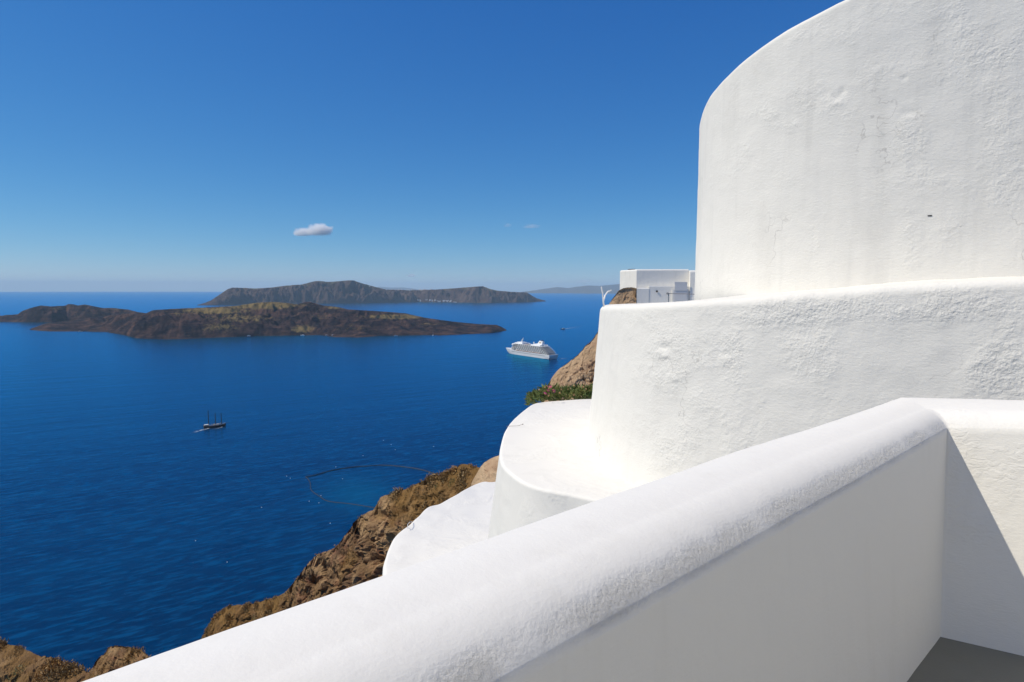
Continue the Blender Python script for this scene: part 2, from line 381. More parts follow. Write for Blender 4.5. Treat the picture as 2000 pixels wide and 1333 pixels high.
# ------------------------------------------------------------------ the sea
NA, NR = 900, 190
aa = np.concatenate([np.linspace(-math.pi, -.85, 150)[:-1], np.linspace(-.85, .25, 600), np.linspace(.25, math.pi, 151)[1:-1]])
rr = np.geomspace(25, 64000, NR)
SX, SY = np.sin(aa)[:, None]*rr, np.cos(aa)[:, None]*rr
v = np.stack([SX, SY, sea_z(np.hypot(SX, SY))], -1)
sea = grid_obj('sea', v, M['sea'], wrap=True, flip=False)
NK_SHORE = [(58, 645), (100, 648), (160, 648), (205, 649), (240, 655), (268, 662), (320, 664), (360, 663), (420, 660), (470, 658), (500, 657), (560, 656), (620, 655), (655, 659), (700, 660), (740, 657), (780, 656), (830, 655), (860, 656), (920, 653), (960, 651), (990, 646)]
NK_CREST = [(58, 643), (90, 632), (150, 625), (200, 618), (250, 612), (285, 612), (300, 606), (350, 603), (380, 602), (420, 600), (460, 598), (500, 592), (530, 590), (560, 592), (580, 595), (597, 590), (607, 590), (630, 597), (660, 600), (680, 605), (720, 607), (790, 612), (830, 621), (880, 628), (930, 633), (970, 635), (980, 639), (990, 645)]
hpx, hpy = px_of(v)
front = v[..., 1] > 200
sh = np.zeros(v.shape[:2])
d = hpy - poly(NK_SHORE, hpx); amp = np.interp(hpx, [20, 140, 230, 300, 420, 520, 650, 760, 860, 960], [0, .5, .9, .5, .4, .8, 1, .85, .5, 0])
sh += np.where(front & (d > -6), amp*np.exp(-np.abs(d)/14), 0)
sh += np.where(front, .95*np.exp(-(((hpx-700)/70)**2 + ((hpy-965)/32)**2)), 0)
attr(sea, 'shallow', np.clip(sh, 0, 1)); tag(sea, kind='structure')

# ------------------------------------------------------------------ islands
def island(name, shore, crest, depth, back, x0, x1, step, mt, veg=None, rough=1.0, shape=.8, nd=70, seed=0, fade=14, base_r=None):
    px = np.arange(x0, x1+.01, step); n = len(px)
    sp = on_sea(px, poly(shore, px)) if base_r is None else None
    dirs = ray(px, poly(crest, px)); hor = np.hypot(dirs[:, 0], dirs[:, 1]); ax, ay = dirs[:, 0]/hor, dirs[:, 1]/hor; el = dirs[:, 2]/hor + .00022*fbm(np.stack([px*.11 + seed*9, 0*px, 0*px], -1), 4, .6)
    rn = np.hypot(sp[:, 0], sp[:, 1]) if base_r is None else np.full(n, base_r)
    ends = np.clip(np.minimum(px - x0, x1 - px)/fade, .12, 1)**.7
    rc = rn + depth*ends; hc = np.maximum(el*rc - sea_z(rc), 1); rf = rc + back*ends
    t = np.concatenate([np.linspace(-.06, 1, int(nd*.68)), 1 + np.linspace(0, 1.05, nd - int(nd*.68)+1)[1:]])[None, :]
    tt = np.clip(t, 0, 2)
    r = np.where(t <= 1, rn[:, None] + t*(rc - rn)[:, None], rc[:, None] + (t-1)*(rf - rc)[:, None])
    prof = np.where(tt <= 1, tt**shape, np.clip(2 - tt, 0, 1)**.9)
    P = np.stack([ax[:, None]*r, ay[:, None]*r, 0*r], -1); q = P + seed*1000
    h0 = hc[:, None]*prof
    big = fbm(q/np.array([260., 260, 260]), 5, .55); fine = ridged(q/70., 5, .6) - .9
    crestw = 1 - .96*np.exp(-((tt - 1)/.22)**2)
    h = h0 + hc[:, None]*crestw*big*.42*rough*np.sqrt(np.clip(tt*6, 0, 1)) + fine*rough*np.clip(h0*.24, 0, 12)*(1 - .85*np.exp(-((tt-1)/.12)**2))
    h = np.where(t < 0, -4 + t*60, np.where(t > 2, -6, np.maximum(h, .6)))
    h = np.where((t >= 0) & (t <= 2), np.minimum(h, el[:, None]*r - sea_z(r)), h)
    P[..., 2] = sea_z(r) + h
    o = grid_obj(name, P, mt, flip=False)
    hx, hy = px_of(P)
    attr(o, 'veg', veg(hx, hy, tt, h) if veg else np.zeros(h.shape)); tag(o, kind='structure')
    return o, P, px, t[0]
def nk_veg(hx, hy, t, h):
    w = np.zeros(hx.shape)
    for cx, cy, sx, sy, a in [(505, 597, 85, 8, 1.1), (420, 607, 75, 8, .9), (345, 614, 26, 5, .5), (470, 622, 80, 12, .55), (430, 640, 50, 12, .55), (592, 643, 24, 8, .9),
                              (770, 619, 62, 5, 1.0), (655, 601, 30, 5, .6), (620, 619, 30, 6, .45), (700, 640, 60, 9, .35), (320, 640, 30, 9, .2), (840, 633, 60, 4, .4)]:
        w = np.maximum(w, a*np.exp(-((hx-cx)/sx)**2 - ((hy-cy)/sy)**2))
    return w
island('island', NK_SHORE, NK_CREST, 620, 500, 58, 990, 1.6, M['lava'], nk_veg, 1.0, .72, 110, 1, 90)
PK_SHORE = [(-90, 630), (0, 629), (60, 630), (100, 630), (130, 628), (200, 628), (300, 628)]
PK_CREST = [(-90, 624), (-40, 619), (0, 617), (35, 614), (45, 607), (60, 602), (80, 597), (100, 599), (129, 597), (133, 594), (145, 595), (152, 597), (166, 595), (180, 598), (200, 602), (222, 602), (250, 605), (270, 610), (290, 613), (300, 618)]
island('island', PK_SHORE, PK_CREST, 170, 160, -90, 300, 1.6, M['lava'], lambda hx, hy, t, h: .45*np.exp(-((hx-115)/25)**2 - ((hy-603)/5)**2) + .4*np.exp(-((hx-225)/20)**2 - ((hy-605)/4)**2), 1.0, .7, 70, 2, 60)
TH_SHORE = [(385, 597), (450, 595.5), (600, 593.5), (700, 592.5), (820, 590.5), (900, 591.5), (960, 592), (1010, 591), (1066, 589)]
TH_CREST = [(385, 596), (400, 592), (412, 587), (430, 575), (445, 565), (455, 562), (480, 563), (500, 564), (530, 562), (560, 558), (590, 556), (612, 550), (622, 549), (640, 551), (660, 550), (680, 548), (690, 548), (705, 553), (730, 560), (755, 566), (800, 567), (850, 566), (880, 564), (920, 561), (943, 559.5), (955, 564), (970, 568), (1000, 570.5), (1028, 571.5), (1038, 577), (1048, 583), (1066, 588)]
thi, THP, thpx, tht = island('island', TH_SHORE, TH_CREST, 420, 700, 385, 1066, 1.0, M['thirasia'], lambda hx, hy, t, h: np.where((t > .85), .55, .12) + 0*hx, 1.2, .62, 80, 3, 40)
island('hills', None, [(1015, 571), (1040, 568), (1060, 565), (1090, 561), (1110, 563), (1125, 560.5), (1150, 558), (1170, 559), (1200, 556), (1240, 553), (1300, 552), (1360, 556), (1420, 560), (1500, 571)], 2500, 3000, 1015, 1500, 3, M['far'], None, .25, .8, 24, 4, 30, base_r=33000)
island('hills', None, [(670, 569), (700, 566), (725, 563), (742, 560.5), (760, 562), (790, 562), (812, 565), (840, 569)], 2500, 3000, 670, 840, 3, M['far'], None, .2, .8, 20, 5, 20, base_r=46000)

# ------------------------------------------------------------------ cliffs below and beside the terraces
SCR = {'dry': MB(), 'green': MB()}
def tufts(P, N, veg, count, size, seed, green=.25):
    """Low dry bushes: clumps of short blades standing on the slope."""
    r = np.random.default_rng(seed); w = (veg*(N[..., 2] > -.2)).ravel(); w = w/w.sum(); idx = r.choice(len(w), count, p=w)
    pts, nn = P.reshape(-1, 3)[idx], N.reshape(-1, 3)[idx]
    cl, _, cid = cells(pts*.9)                                # bushes stand in clumps, each clump of one kind
    for c, nv, d_, ci in zip(pts, nn, cl, cid):
        if d_ > .30 + .35*ci: continue
        b = SCR['green' if ci < green else 'dry']; s = size*r.uniform(.6, 1.4)*(1.5 if ci > .6 else .8); up = nv*.5 + np.array([0, 0, .8]); up /= np.linalg.norm(up)
        o0 = c + up*s*(.9 - 1.6*d_)
        for k in range(7):
            a = r.normal(size=3)*.8; d = up + a; d /= np.linalg.norm(d); t = np.cross(d, r.normal(size=3)); t /= np.linalg.norm(t)
            o = o0 + r.normal(size=3)*s*.5; L = s*r.uniform(.5, 1.1)
            b.add([o - t*L*.22, o + t*L*.22, o + d*L + t*L*.06, o + d*L*.9 - t*L*.1], [(0, 1, 2, 3)])
def rock_sheet(name, ridge, near, prof, back, mt, nu, nv, nb, amp, sc, seed, vegf, label=None, flute=None, craggy=1.0, bare=.3):
    """A rocky spur: ridge line in the world, a near face and a steep far face down to the sea."""
    R = resample(ridge, nu, 1); near = np.asarray(near, float); near /= np.linalg.norm(near)
    u = np.linspace(0, 1, nu)
    def face(profiles, n, sgn):
        keys = sorted(profiles); out = np.zeros((nu, n, 3))
        L = []
        for k in keys:
            p = np.asarray(profiles[k], float); s = np.concatenate([[0], np.cumsum(np.hypot(*np.diff(p, axis=0).T))]); t = np.linspace(0, 1, n)**1.35*s[-1]
            L.append(np.stack([np.interp(t, s, p[:, 0]), np.interp(t, s, p[:, 1])], -1))
        L = np.array(L); prof_u = np.stack([np.stack([np.interp(u, keys, L[:, j, c]) for c in (0, 1)], -1) for j in range(n)], 1)
        out[:] = R[:, None, :]; out[..., :2] += sgn*near*prof_u[..., 0:1]; out[..., 2] -= prof_u[..., 1]
        return out
    A, B = face(prof, nv, 1), face(back, nb, -1)
    P = np.concatenate([B[:, :0:-1], A], 1)
    N = grid_normals(P)
    if (N[..., 2].mean() < 0): N = -N
    w = np.concatenate([np.full(nb-1, .3), .15 + .85*sstep(0, .25, np.linspace(0, 1, nv))])[None, :]
    q = P/sc + seed*31.7
    d1, d2, idc, fc = cells(q*np.array([1.1, 1.1, .8]) + .35*np.stack([noise(q*1.3), noise(q*1.3+5), noise(q*1.3+9)], -1), True)
    e1, e2, ide, fe = cells(q*2.7*np.array([1, 1, .8]) + .3*noise(q*3)[..., None], True)
    g1, g2, idg, fg = cells(q*6.5, True)
    D = .55*fbm(q*.45, 4) + craggy*(.45*(idc-.5) + .55*fc - .30*np.exp(-((d2-d1)/.06)**2) + .26*(ide-.5) + .30*fe - .12*np.exp(-((e2-e1)/.06)**2)) + .10*(idg-.5) + .14*fg + .10*fbm(q*4, 5, .65)
    if flute is not None: D = D + flute(u[:, None], P)
    veg = vegf(u[:, None], P, N)*np.ones(P.shape[:2])
    D = D*(1 - .65*np.clip(veg, 0, 1))
    P = P + N*(D*amp*w)[..., None]
    o = grid_obj(name, P, mt, smooth=False); N2 = grid_normals(P)
    if N2[..., 2].mean() < 0: N2 = -N2
    attr(o, 'veg', np.clip(veg + bare*fbm(q*1.5, 3), 0, 1)); tag(o, kind='structure')
    return P, N2, veg

def ridge_of(pts): return np.array([at_y(x, y, d) for x, y, d in pts])
spur = ridge_of([(1010, 930, 36), (975, 925, 37), (940, 915, 38), (918, 909, 38.6), (900, 905, 39), (890, 916, 39.5), (868, 926, 40), (840, 933, 41), (822, 940, 42), (800, 954, 43), (770, 962, 44), (748, 969, 45),
                 (738, 980, 45.5), (736, 992, 46), (715, 1002, 46.5), (698, 1012, 47), (688, 1028, 48), (672, 1048, 49), (658, 1068, 50), (640, 1077, 51), (618, 1083, 52), (602, 1100, 53), (585, 1122, 54),
                 (568, 1145, 55.5), (553, 1162, 57), (520, 1172, 59), (485, 1181, 61), (452, 1182, 62), (432, 1192, 63), (412, 1215, 64), (398, 1236, 65), (380, 1275, 66), (350, 1330, 67), (300, 1420, 69)])
def spur_veg(u, P, N):
    hx, hy = px_of(P); f = fbm(P*.35 + 3, 4)
    top = sstep(735, 790, hx)*(1 - sstep(60, 85, hy - np.interp(hx, [735, 800, 900, 980], [985, 955, 905, 925])))
    low = sstep(590, 540, hx)
    tip = .85*np.exp(-(((hx-640)/45)**2 + ((hy-1170)/22)**2)) + .55*np.exp(-(((hx-690)/30)**2 + ((hy-1105)/30)**2))
    return np.clip(1.1*np.maximum(np.maximum(top, low), tip) + .5*f - .1, 0, 1)*sstep(-.1, .25, N[..., 2])
def spur_flute(u, P):
    hx, hy = px_of(P); m = sstep(660, 690, hx)*sstep(770, 740, hx)*sstep(1085, 1115, hy)
    s = P[..., 0]*.9 + P[..., 1]*.3; c = m*.45*np.abs(np.sin(s*3.1 + noise(P*.5)))
    for cx, cy, sx, sy, a in [(742, 1008, 12, 9, 1.0), (788, 996, 10, 7, .8), (765, 1012, 8, 8, .6), (622, 1105, 12, 16, .9), (600, 1135, 14, 10, .7), (722, 1055, 9, 12, .7), (700, 1090, 7, 8, .5), (668, 1085, 8, 8, .6), (735, 1095, 8, 12, .7), (650, 1125, 8, 14, .5), (905, 935, 8, 5, .5), (830, 975, 18, 5, .4)]:
        c = c - a*np.exp(-((hx-cx)/sx)**2 - ((hy-cy)/sy)**2)
    return c
P1, N1, V1 = rock_sheet('cliff', spur, (.35, -.94),
    {0: [(0, 0), (2.5, 1.2), (5, 2.4), (8, 5), (12, 10), (20, 24)], .22: [(0, 0), (2.4, .9), (4.6, 2.0), (5.4, 4.2), (7, 7), (12, 14), (24, 30)],
     .40: [(0, 0), (.8, .5), (1.6, 2.2), (2.2, 4.2), (3.4, 6), (6, 9), (12, 14), (26, 32)], .60: [(0, 0), (1.0, .6), (2.0, 2.2), (2.8, 4), (4.5, 5.2), (9, 9), (26, 30)],
     1: [(0, 0), (2.5, 1.0), (5, 2.2), (9, 5), (14, 10), (26, 26)]},
    {0: [(0, 0), (1.5, 2), (4, 9), (30, 60), (110, 235)], 1: [(0, 0), (1.5, 2), (4, 9), (25, 60), (100, 215)]}, M['cliff'], 560, 210, 50, 1.75, 2.1, 1, spur_veg, flute=spur_flute)
hx1, hy1 = px_of(P1); vis1 = (hy1 < 1260) & (hx1 > 380) & (np.arange(P1.shape[1])[None, :] > 46)
tufts(P1, N1, np.clip(V1, 0, 1)**2*vis1 + .02*vis1, 14000, .075, 5, .3)
left = ridge_of([(-140, 1262, 34), (-60, 1254, 33), (0, 1256, 32), (18, 1258, 31.6), (40, 1264, 31), (58, 1275, 30.5), (80, 1281, 30), (102, 1283, 29.7), (118, 1294, 29.3), (140, 1302, 29), (168, 1310, 28.6), (200, 1330, 28), (260, 1400, 27)])
def left_veg(u, P, N): return np.clip(.8 + .7*fbm(P*.5 + 9, 4), 0, 1)*sstep(-.3, .2, N[..., 2])
P2, N2, V2 = rock_sheet('cliff', left, (.1, -1), {0: [(0, 0), (2.5, 1.0), (5, 2.6), (9, 6), (16, 14)], 1: [(0, 0), (2.5, 1.0), (5, 2.6), (9, 6), (16, 14)]},
    {0: [(0, 0), (1, 2), (4, 9), (30, 60), (100, 215)], 1: [(0, 0), (1, 2), (4, 9), (30, 60), (100, 215)]}, M['cliff'], 260, 130, 24, .8, 1.3, 2, left_veg)
hx2, hy2 = px_of(P2); vis2 = (hy2 < 1360) & (hx2 > -60)
tufts(P2, N2, np.clip(V2, 0, 1)*vis2, 3200, .065, 6, .3)
knob = ridge_of([(150, 1370, 44), (172, 1316, 43), (184, 1300, 42.5), (192, 1284, 42), (206, 1277, 41.7), (213, 1262, 41.5), (232, 1260, 41), (250, 1262, 40.6), (268, 1268, 40.3), (280, 1270, 40), (296, 1285, 39.6), (330, 1330, 39)])
P3, N3, V3 = rock_sheet('cliff', knob, (.2, -1), {0: [(0, 0), (.6, .5), (1.4, 2), (3, 4), (8, 9), (18, 22)], 1: [(0, 0), (.8, .4), (1.6, 2), (3, 4), (8, 9), (18, 22)]},
    {0: [(0, 0), (.6, 2), (4, 9), (30, 60), (100, 215)], 1: [(0, 0), (.6, 2), (4, 9), (30, 60), (100, 215)]}, M['cliff'], 150, 110, 24, .8, 1.5, 3, lambda u, P, N: np.clip(.35 + .8*fbm(P*.5, 3), 0, 1)*sstep(0, .3, N[..., 2]))
tufts(P3, N3, np.clip(V3, 0, 1)*(px_of(P3)[1] < 1330), 500, .07, 7, .3)
outc = ridge_of([(1243, 563, 35.0), (1236, 561, 34.9), (1222, 561, 34.8), (1208, 566, 34.7), (1200, 577, 34.6), (1190, 592, 34.5), (1181, 612, 34.5), (1170, 640, 34.4), (1162, 655, 34.4), (1152, 668, 34.3),
                 (1142, 675, 34.3), (1132, 689, 34.2), (1116, 703, 34.2), (1098, 716, 34.1), (1085, 728, 34.1), (1076, 742, 34), (1068, 758, 34), (1060, 778, 33.9), (1046, 830, 33.8), (1030, 900, 33.7), (1000, 1010, 33.5)])
def outc_pits(u, P):
    d1, d2, i = cells(P*2.3 + .2*noise(P*3)[..., None]); return -.4*np.exp(-(d1/.13)**2)*(i > .72)
rock_sheet('cliff', outc, (-.16, -.99), {0: [(0, 0), (.8, 1), (1.6, 3.5), (3, 8), (6, 14)], .35: [(0, 0), (1.2, 1.0), (2.6, 3.0), (4, 6), (8, 14)], .7: [(0, 0), (1.4, .9), (3.0, 2.6), (4.6, 5.5), (8, 14)], 1: [(0, 0), (1.4, 1.2), (3, 4), (5, 8), (8, 14)]},
    {0: [(0, 0), (2, 4), (8, 14), (40, 70), (120, 218)], 1: [(0, 0), (2, 4), (8, 14), (40, 70), (110, 215)]}, M['tuff'], 380, 190, 26, .75, 1.7, 4, lambda u, P, N: np.clip(.5*fbm(P*.6, 3) - .3, 0, .35), flute=outc_pits, craggy=.3, bare=0)
boul = ridge_of([(900, 1010, 18.6), (916, 960, 18.4), (921, 942, 18.3), (930, 926, 18.2), (942, 906, 18.1), (955, 897, 18), (970, 891, 17.9), (990, 886, 17.8), (1030, 884, 17.6)])
rock_sheet('boulder', boul, (.1, -1), {0: [(0, 0), (.5, .1), (.9, .5), (1.0, 1.0), (1.4, 2), (2, 5)], 1: [(0, 0), (.7, .1), (1.1, .45), (.8, .75), (1.4, 2), (2, 5)]},
    {0: [(0, 0), (.5, 1), (2, 6), (3, 12)], 1: [(0, 0), (.5, 1), (2, 6), (3, 12)]}, M['tuff'], 110, 70, 14, .16, .8, 5, lambda u, P, N: 0*u, craggy=.4, bare=0)
for k, b in SCR.items():
    o = b.build('scrub', M['scrub_'+k]); tag(o, kind='stuff')

# ------------------------------------------------------------------ white terraces
def rough_out(P, amp, seed, wrap=False, s1=2.2, s2=.55):
    N = grid_normals(P, wrap); return P + N*(amp*(fbm(P*s1 + seed, 3) + .35*fbm(P*s1/s2*2 + seed, 3)))[..., None]
def offset2(c):
    t = np.gradient(c, axis=0); t /= np.linalg.norm(t, axis=1)[:, None]; return np.stack([-t[:, 1], t[:, 0]], -1)

# terrace floor in the corner of the parapet
fl = np.array([(2.06, 3.14), (-6.2, -5.12), (-2, -9.5), (9.5, -6), (8.4, -3.2)])
tag(mesh_obj('terrace_floor', np.array([(x, y, -1.62) for x, y in fl]), [tuple(range(5))], M['floor'], smooth=False), kind='structure')

# unseen white house front, added behind the viewer to bounce sunlight onto the parapet
hv0, hv1 = np.array([4.05, 1.38]), np.array([-3.6, -6.27]); hl = np.linalg.norm(hv1 - hv0)
hs = empty('bounce_house_front', (hv0[0], hv0[1], -1.62), math.atan2(hv1[1]-hv0[1], hv1[0]-hv0[0]))
b = MB(); b.box(0, 6.2, 0, .4, 0, 4.6).box(7.2, hl, 0, .4, 0, 4.6).box(6.2, 7.2, 0, .4, 2.15, 4.6); b.build('wall', M['house'], hs)
b = MB(); b.box(6.2, 7.2, .12, .2, 0, 2.15); dr_ = b.build('door', flat('blue_door', (.03, .12, .32), .5), hs)
b = MB(); b.ball((6.32, .08, 1.0), .035); b.build('handle', flat('brass_handle', (.5, .35, .12), .3, 1), dr_)
tag(hs, 'unseen white house front with a blue door, added behind the viewer to bounce light', 'house')

# parapet: an L of two runs with a rounded top, mitred at the corner
# offsets d run from the inner foot of the wall outwards
def para_prof(di, R, zt, do, t0=1.0):
    zi, ri = zt - R*(1 - math.cos(t0)), R*math.sin(t0)
    q = [(di*(k**.9), -1.66 + (zi + 1.66)*k) for k in np.linspace(0, 1, 42)[:-1]]
    q += [(di + R*(math.sin(t0) - math.sin(t)), zt - R*(1 - math.cos(t))) for t in np.linspace(t0, 0, 30)]
    q += [(di + ri + (do - .05 - di - ri)*k, zt + .008*math.sin(math.pi*k) - .004*k) for k in np.linspace(0, 1, 16)[1:]]
    q += [(do - .05 + .05*math.sin(a), zt - .004 - .05*(1-math.cos(a))) for a in np.linspace(0, math.pi/2, 10)[1:]]
    q += [(do + .04*k, zt - .054 - 4*k) for k in np.linspace(0, 1, 9)[1:]]
    return np.array(q)
corner = np.array([2.0, 3.06]); n1, n2 = np.array([-.7071, .7071]), np.array([.53, .848]); d1, d2 = np.array([-.7071, -.7071]), np.array([.848, -.53])
PA0, PA1, PB = para_prof(.050, .15, -.594, .40), para_prof(.080, .19, -.606, .47), para_prof(.155, .15, -.590, .67)
kA = 1/(n2 @ -d1)                              # the runs meet at a wider angle than a right one
kB = 1/(n1 @ -d2)
LA = np.concatenate([np.linspace(7.5, 4.8, 12)[:-1], np.linspace(4.8, 0, 400)]); LB = np.concatenate([np.linspace(0, 1.4, 110)[1:], np.linspace(1.4, 8, 26)[1:]])
rows = []; grit = []; crump = []
band = np.zeros(len(PB)); band[41:66] = np.exp(-((np.arange(41, 66) - 44)/5.5)**2); facew = np.clip(np.arange(len(PB))/20., 0, 1)*(np.arange(len(PB)) < 66)
for t in LA:
    w = float(sstep(0, 1.3, t)); PA = PA0*(1-w) + PA1*w; f = max(0, 1 - t/.45)
    xy = corner + n1*PA[:, :1] + d1*(t - f*(PB[:, :1] - (n1 @ n2)*PA[:, :1])*kA); z = PA[:, 1] + (PB[:, 1] - PA[:, 1])*.5*f
    rows.append(np.column_stack([xy, z])); grit.append(band*(1 - .6*f)); crump.append(facew*0)
for t in LB:
    f = max(0, 1 - t/.45); xy = corner + n2*PB[:, :1] + d2*(t - f*(PA0[:, :1] - (n1 @ n2)*PB[:, :1])*kB); z = PB[:, 1] + (PA0[:, 1] - PB[:, 1])*.5*f + .09*t*np.clip((PB[:, 1] + 1.6)/.9, 0, 1)
    rows.append(np.column_stack([xy, z])); grit.append(band*.12); crump.append(facew)
P = np.array(rows); grit = np.array(grit); P = rough_out(P, .0016, 3, s1=1.6)
grit = np.clip(grit*(1.0 + 1.1*fbm(P*5, 3)) + .25*sstep(.35, .8, fbm(P*np.array([2, 2, 6.]), 3))*(grit > .02), 0, 1)
P = P + grid_normals(P)*((-.0008)*grit*fbm(P*40, 3))[..., None]
par = grid_obj('parapet_wall', P, M['parapet'], flip=True); attr(par, 'grit', grit); attr(par, 'crumple', np.array(crump)*np.ones(grit.shape))
tag(par, 'thick white plastered parapet with a rounded top running diagonally across the foreground', 'wall')

# round terrace roof below, its far edge under the ice plant
def slab(name, outline, z, depth, flare, mt, edge=.05, amp=.006, seed=0, n=260, dome=0, rows=80):
    c = outline.mean(0); c2 = resample(outline, n, 2, True)
    if ((c2[:, 0]*np.roll(c2[:, 1], -1) - np.roll(c2[:, 0], -1)*c2[:, 1]).sum()) < 0: c2 = c2[::-1]
    t = np.roll(c2, -1, 0) - np.roll(c2, 1, 0); t /= np.linalg.norm(t, axis=1)[:, None]; out = np.stack([t[:, 1], -t[:, 0]], -1)
    R = []
    for k in np.linspace(0.002, 1, rows): R.append(np.concatenate([c + (c2 - out*edge - c)*k, np.full((n, 1), z + dome*(1-k*k))], 1))
    for a in np.linspace(.2, math.pi/2, 8): R.append(np.concatenate([c2 + out*edge*(math.sin(a)-1), np.full((n, 1), z - edge*(1-math.cos(a)))], 1))
    for h in np.linspace(0, depth, 45)[1:]: R.append(np.concatenate([c2 + out*flare*h, np.full((n, 1), z - edge - h)], 1))
    P = np.array(R).transpose(1, 0, 2); P = np.concatenate([P, P[:1]], 0)
    D = fbm(P*1.3 + seed, 2)*amp*sstep(4, 30, np.arange(P.shape[1]))[None, :]
    N = grid_normals(P); N = N*np.sign((N[..., 2].mean()) or 1)
    D[0] = D[-1]; N[0] = N[-1]
    P = P + N*D[..., None]
    return grid_obj(name, P, mt, flip=True)
LZ = -1.8
lp = [(1150, 779), (1100, 782), (1065, 784), (1042, 787), (1024, 800), (1001, 819), (988, 834), (979, 860), (975, 885), (976, 897), (979, 908), (991, 921), (1021, 944), (1062, 957), (1118, 966), (1160, 976)]
led = np.concatenate([np.array([at_z(x, y, LZ)[:2] for x, y in lp]), [(1.1, 5.45), (1.9, 4.95), (2.8, 4.6), (3.2, 6.5), (2.6, 9.5), (1.9, 11.0)]])
o = slab('terrace_roof', led, LZ, 4.2, .13, M['ledge'], .035, .007, 1)
tag(o, 'white flat terrace roof with rounded outline at the foot of the curved wall', 'roof')
RZ = -4.3
rp = [(962, 942), (945, 939), (925, 945), (905, 956), (888, 968), (872, 975), (856, 983), (842, 986), (832, 990), (818, 1006), (805, 1018), (788, 1032), (772, 1046), (761, 1062), (753, 1082), (748, 1104), (748, 1128)]
low = np.concatenate([np.array([at_z(x, y, RZ)[:2] for x, y in rp]), [(-1.6, 8.2), (-.3, 8.4), (.6, 9.5), (.7, 13), (.2, 15.3)]])
o = slab('terrace_roof', low, RZ, 3.0, .10, M['ledge'], .06, .02, 2, dome=.0)
tag(o, 'lower white roof with a curved edge above the brown cliff', 'roof')

# curved retaining wall rising from the round terrace roof
drum = resample([(2.6, 10.6), (1.7, 9.9), (1.12, 9.0), (.97, 8.1), (.94, 7.3), (1.0, 6.65), (1.2, 6.08), (1.62, 5.55), (2.4, 5.0), (3.6, 4.38), (5.4, 3.6), (7.2, 2.9)], 560, 3)
TOPK = [(1178, 598), (1185, 597), (1240, 594), (1300, 591), (1360, 587), (1450, 582), (1560, 573), (1700, 562), (1850, 553), (2000, 545), (2400, 528)]
def wall(name, curve, zbot, topz, batter, lip, ledge, mt, amp, seed, nrow, hump=None, back=0, daubs=(), shift=0):
    out = offset2(curve); out = out*np.sign((out[:, 1] < 0).mean() - .5)            # towards the viewer
    n = len(curve); R = []
    for k in np.linspace(0, 1, nrow):
        z = zbot + (topz - lip - zbot)*k; R.append(np.concatenate([curve - out*((z - zbot)*batter - shift)[:, None], z[:, None]], 1))
    hb = (topz - lip - zbot)*batter - shift
    for a in np.linspace(0, math.pi/2, 9)[1:]: R.append(np.concatenate([curve - out*(hb + lip*(1 - math.cos(a)))[:, None], (topz - lip + lip*math.sin(a))[:, None]], 1))
    for s in np.linspace(0, ledge, 12)[1:]: R.append(np.concatenate([curve - out*(hb + lip + s)[:, None], (topz + .05*s)[:, None]], 1))
    if back:
        for h in np.linspace(0, back, 8)[1:]: R.append(np.concatenate([curve - out*(hb + lip + ledge)[:, None], (topz - h)[:, None]], 1))
    P = np.array(R).transpose(1, 0, 2); N = grid_normals(P)
    sgn = np.sign((N[:, 4, :2]*out).sum(-1).mean()); N = N*sgn
    D = amp*(fbm(P*1.1 + seed, 3) + .5*fbm(P*3.7 + seed, 3) )
    hx, hy = px_of(P); rough = np.zeros(hx.shape)
    for cx, cy, sx, sy, a in daubs: rough = np.maximum(rough, a*np.exp(-((hx-cx)/sx)**2 - ((hy-cy)/sy)**2))
    rough = sstep(.10, .95, rough*.8 + .34*fbm(P*np.array([3.2, 3.2, 4]) + seed, 5, .65) + .10)*(P[..., 1] > .5); d1, d2, i = cells(P*np.array([16, 16, 19.]) + .5*noise(P*20)[..., None])
    D = D + rough*amp*.45*fbm(P*15 + seed, 4, .62)
    if hump is not None: D = D + hump(P)
    P = P + N*D[..., None]
    o = grid_obj(name, P, mt, flip=(sgn < 0)); attr(o, 'daub', rough); return o, P, N
bx = 1.55*.06
tz = np.zeros(len(drum)); od = offset2(drum); od = od*np.sign((od[:, 1] < 0).mean() - .5); drum = drum + od*.125
for it in range(4):
    dtop = drum - od*(.085*(tz + 2.43))[:, None]; cx, cy = px_of(np.concatenate([dtop, tz[:, None]], 1))
    back_i = np.arange(len(drum)) < np.argmin(np.where(drum[:, 1] > 5, drum[:, 0]/drum[:, 1], 9))
    tz = at_y(cx, poly(TOPK, cx), dtop[:, 1])[:, 2]
tip = np.argmin(drum[:, 0]/drum[:, 1]); tz[:tip] = tz[tip] - .02*np.linspace(1, 0, tip)
def drum_hump(P):
    hx, hy = px_of(P); s = 0
    for cx, cy, sx, sy, a in [(1298, 680, 9, 7, -.012), (1290, 690, 12, 9, .008), (1299, 697, 9, 4, .010), (1315, 738, 10, 10, .010), (1272, 716, 6, 5, .006), (1420, 703, 10, 9, .006), (1417, 690, 7, 5, -.006)]:
        s = s + a*np.exp(-((hx-cx)/sx)**2 - ((hy-cy)/sy)**2)
    lipd = np.interp(hx, [1180, 1500, 1800, 2000], [45, 62, 62, 70]); return s*(P[..., 1] > 0)
o, DP, DN = wall('curved_wall', drum, -2.5, tz, .085, .07, .75, M['drum'], .008, 5, 200, drum_hump, 0, [(1305, 690, 50, 65, 1), (1355, 680, 55, 45, .8), (1430, 700, 28, 70, .9), (1500, 612, 130, 28, .9), (1700, 600, 210, 28, .9), (1900, 590, 160, 32, .9), (1590, 685, 55, 42, .9), (1965, 735, 70, 90, 1), (1330, 870, 90, 60, .7), (1430, 850, 70, 70, .7), (1380, 800, 50, 60, .6), (1250, 620, 60, 20, .4), (1485, 790, 30, 40, .55)])
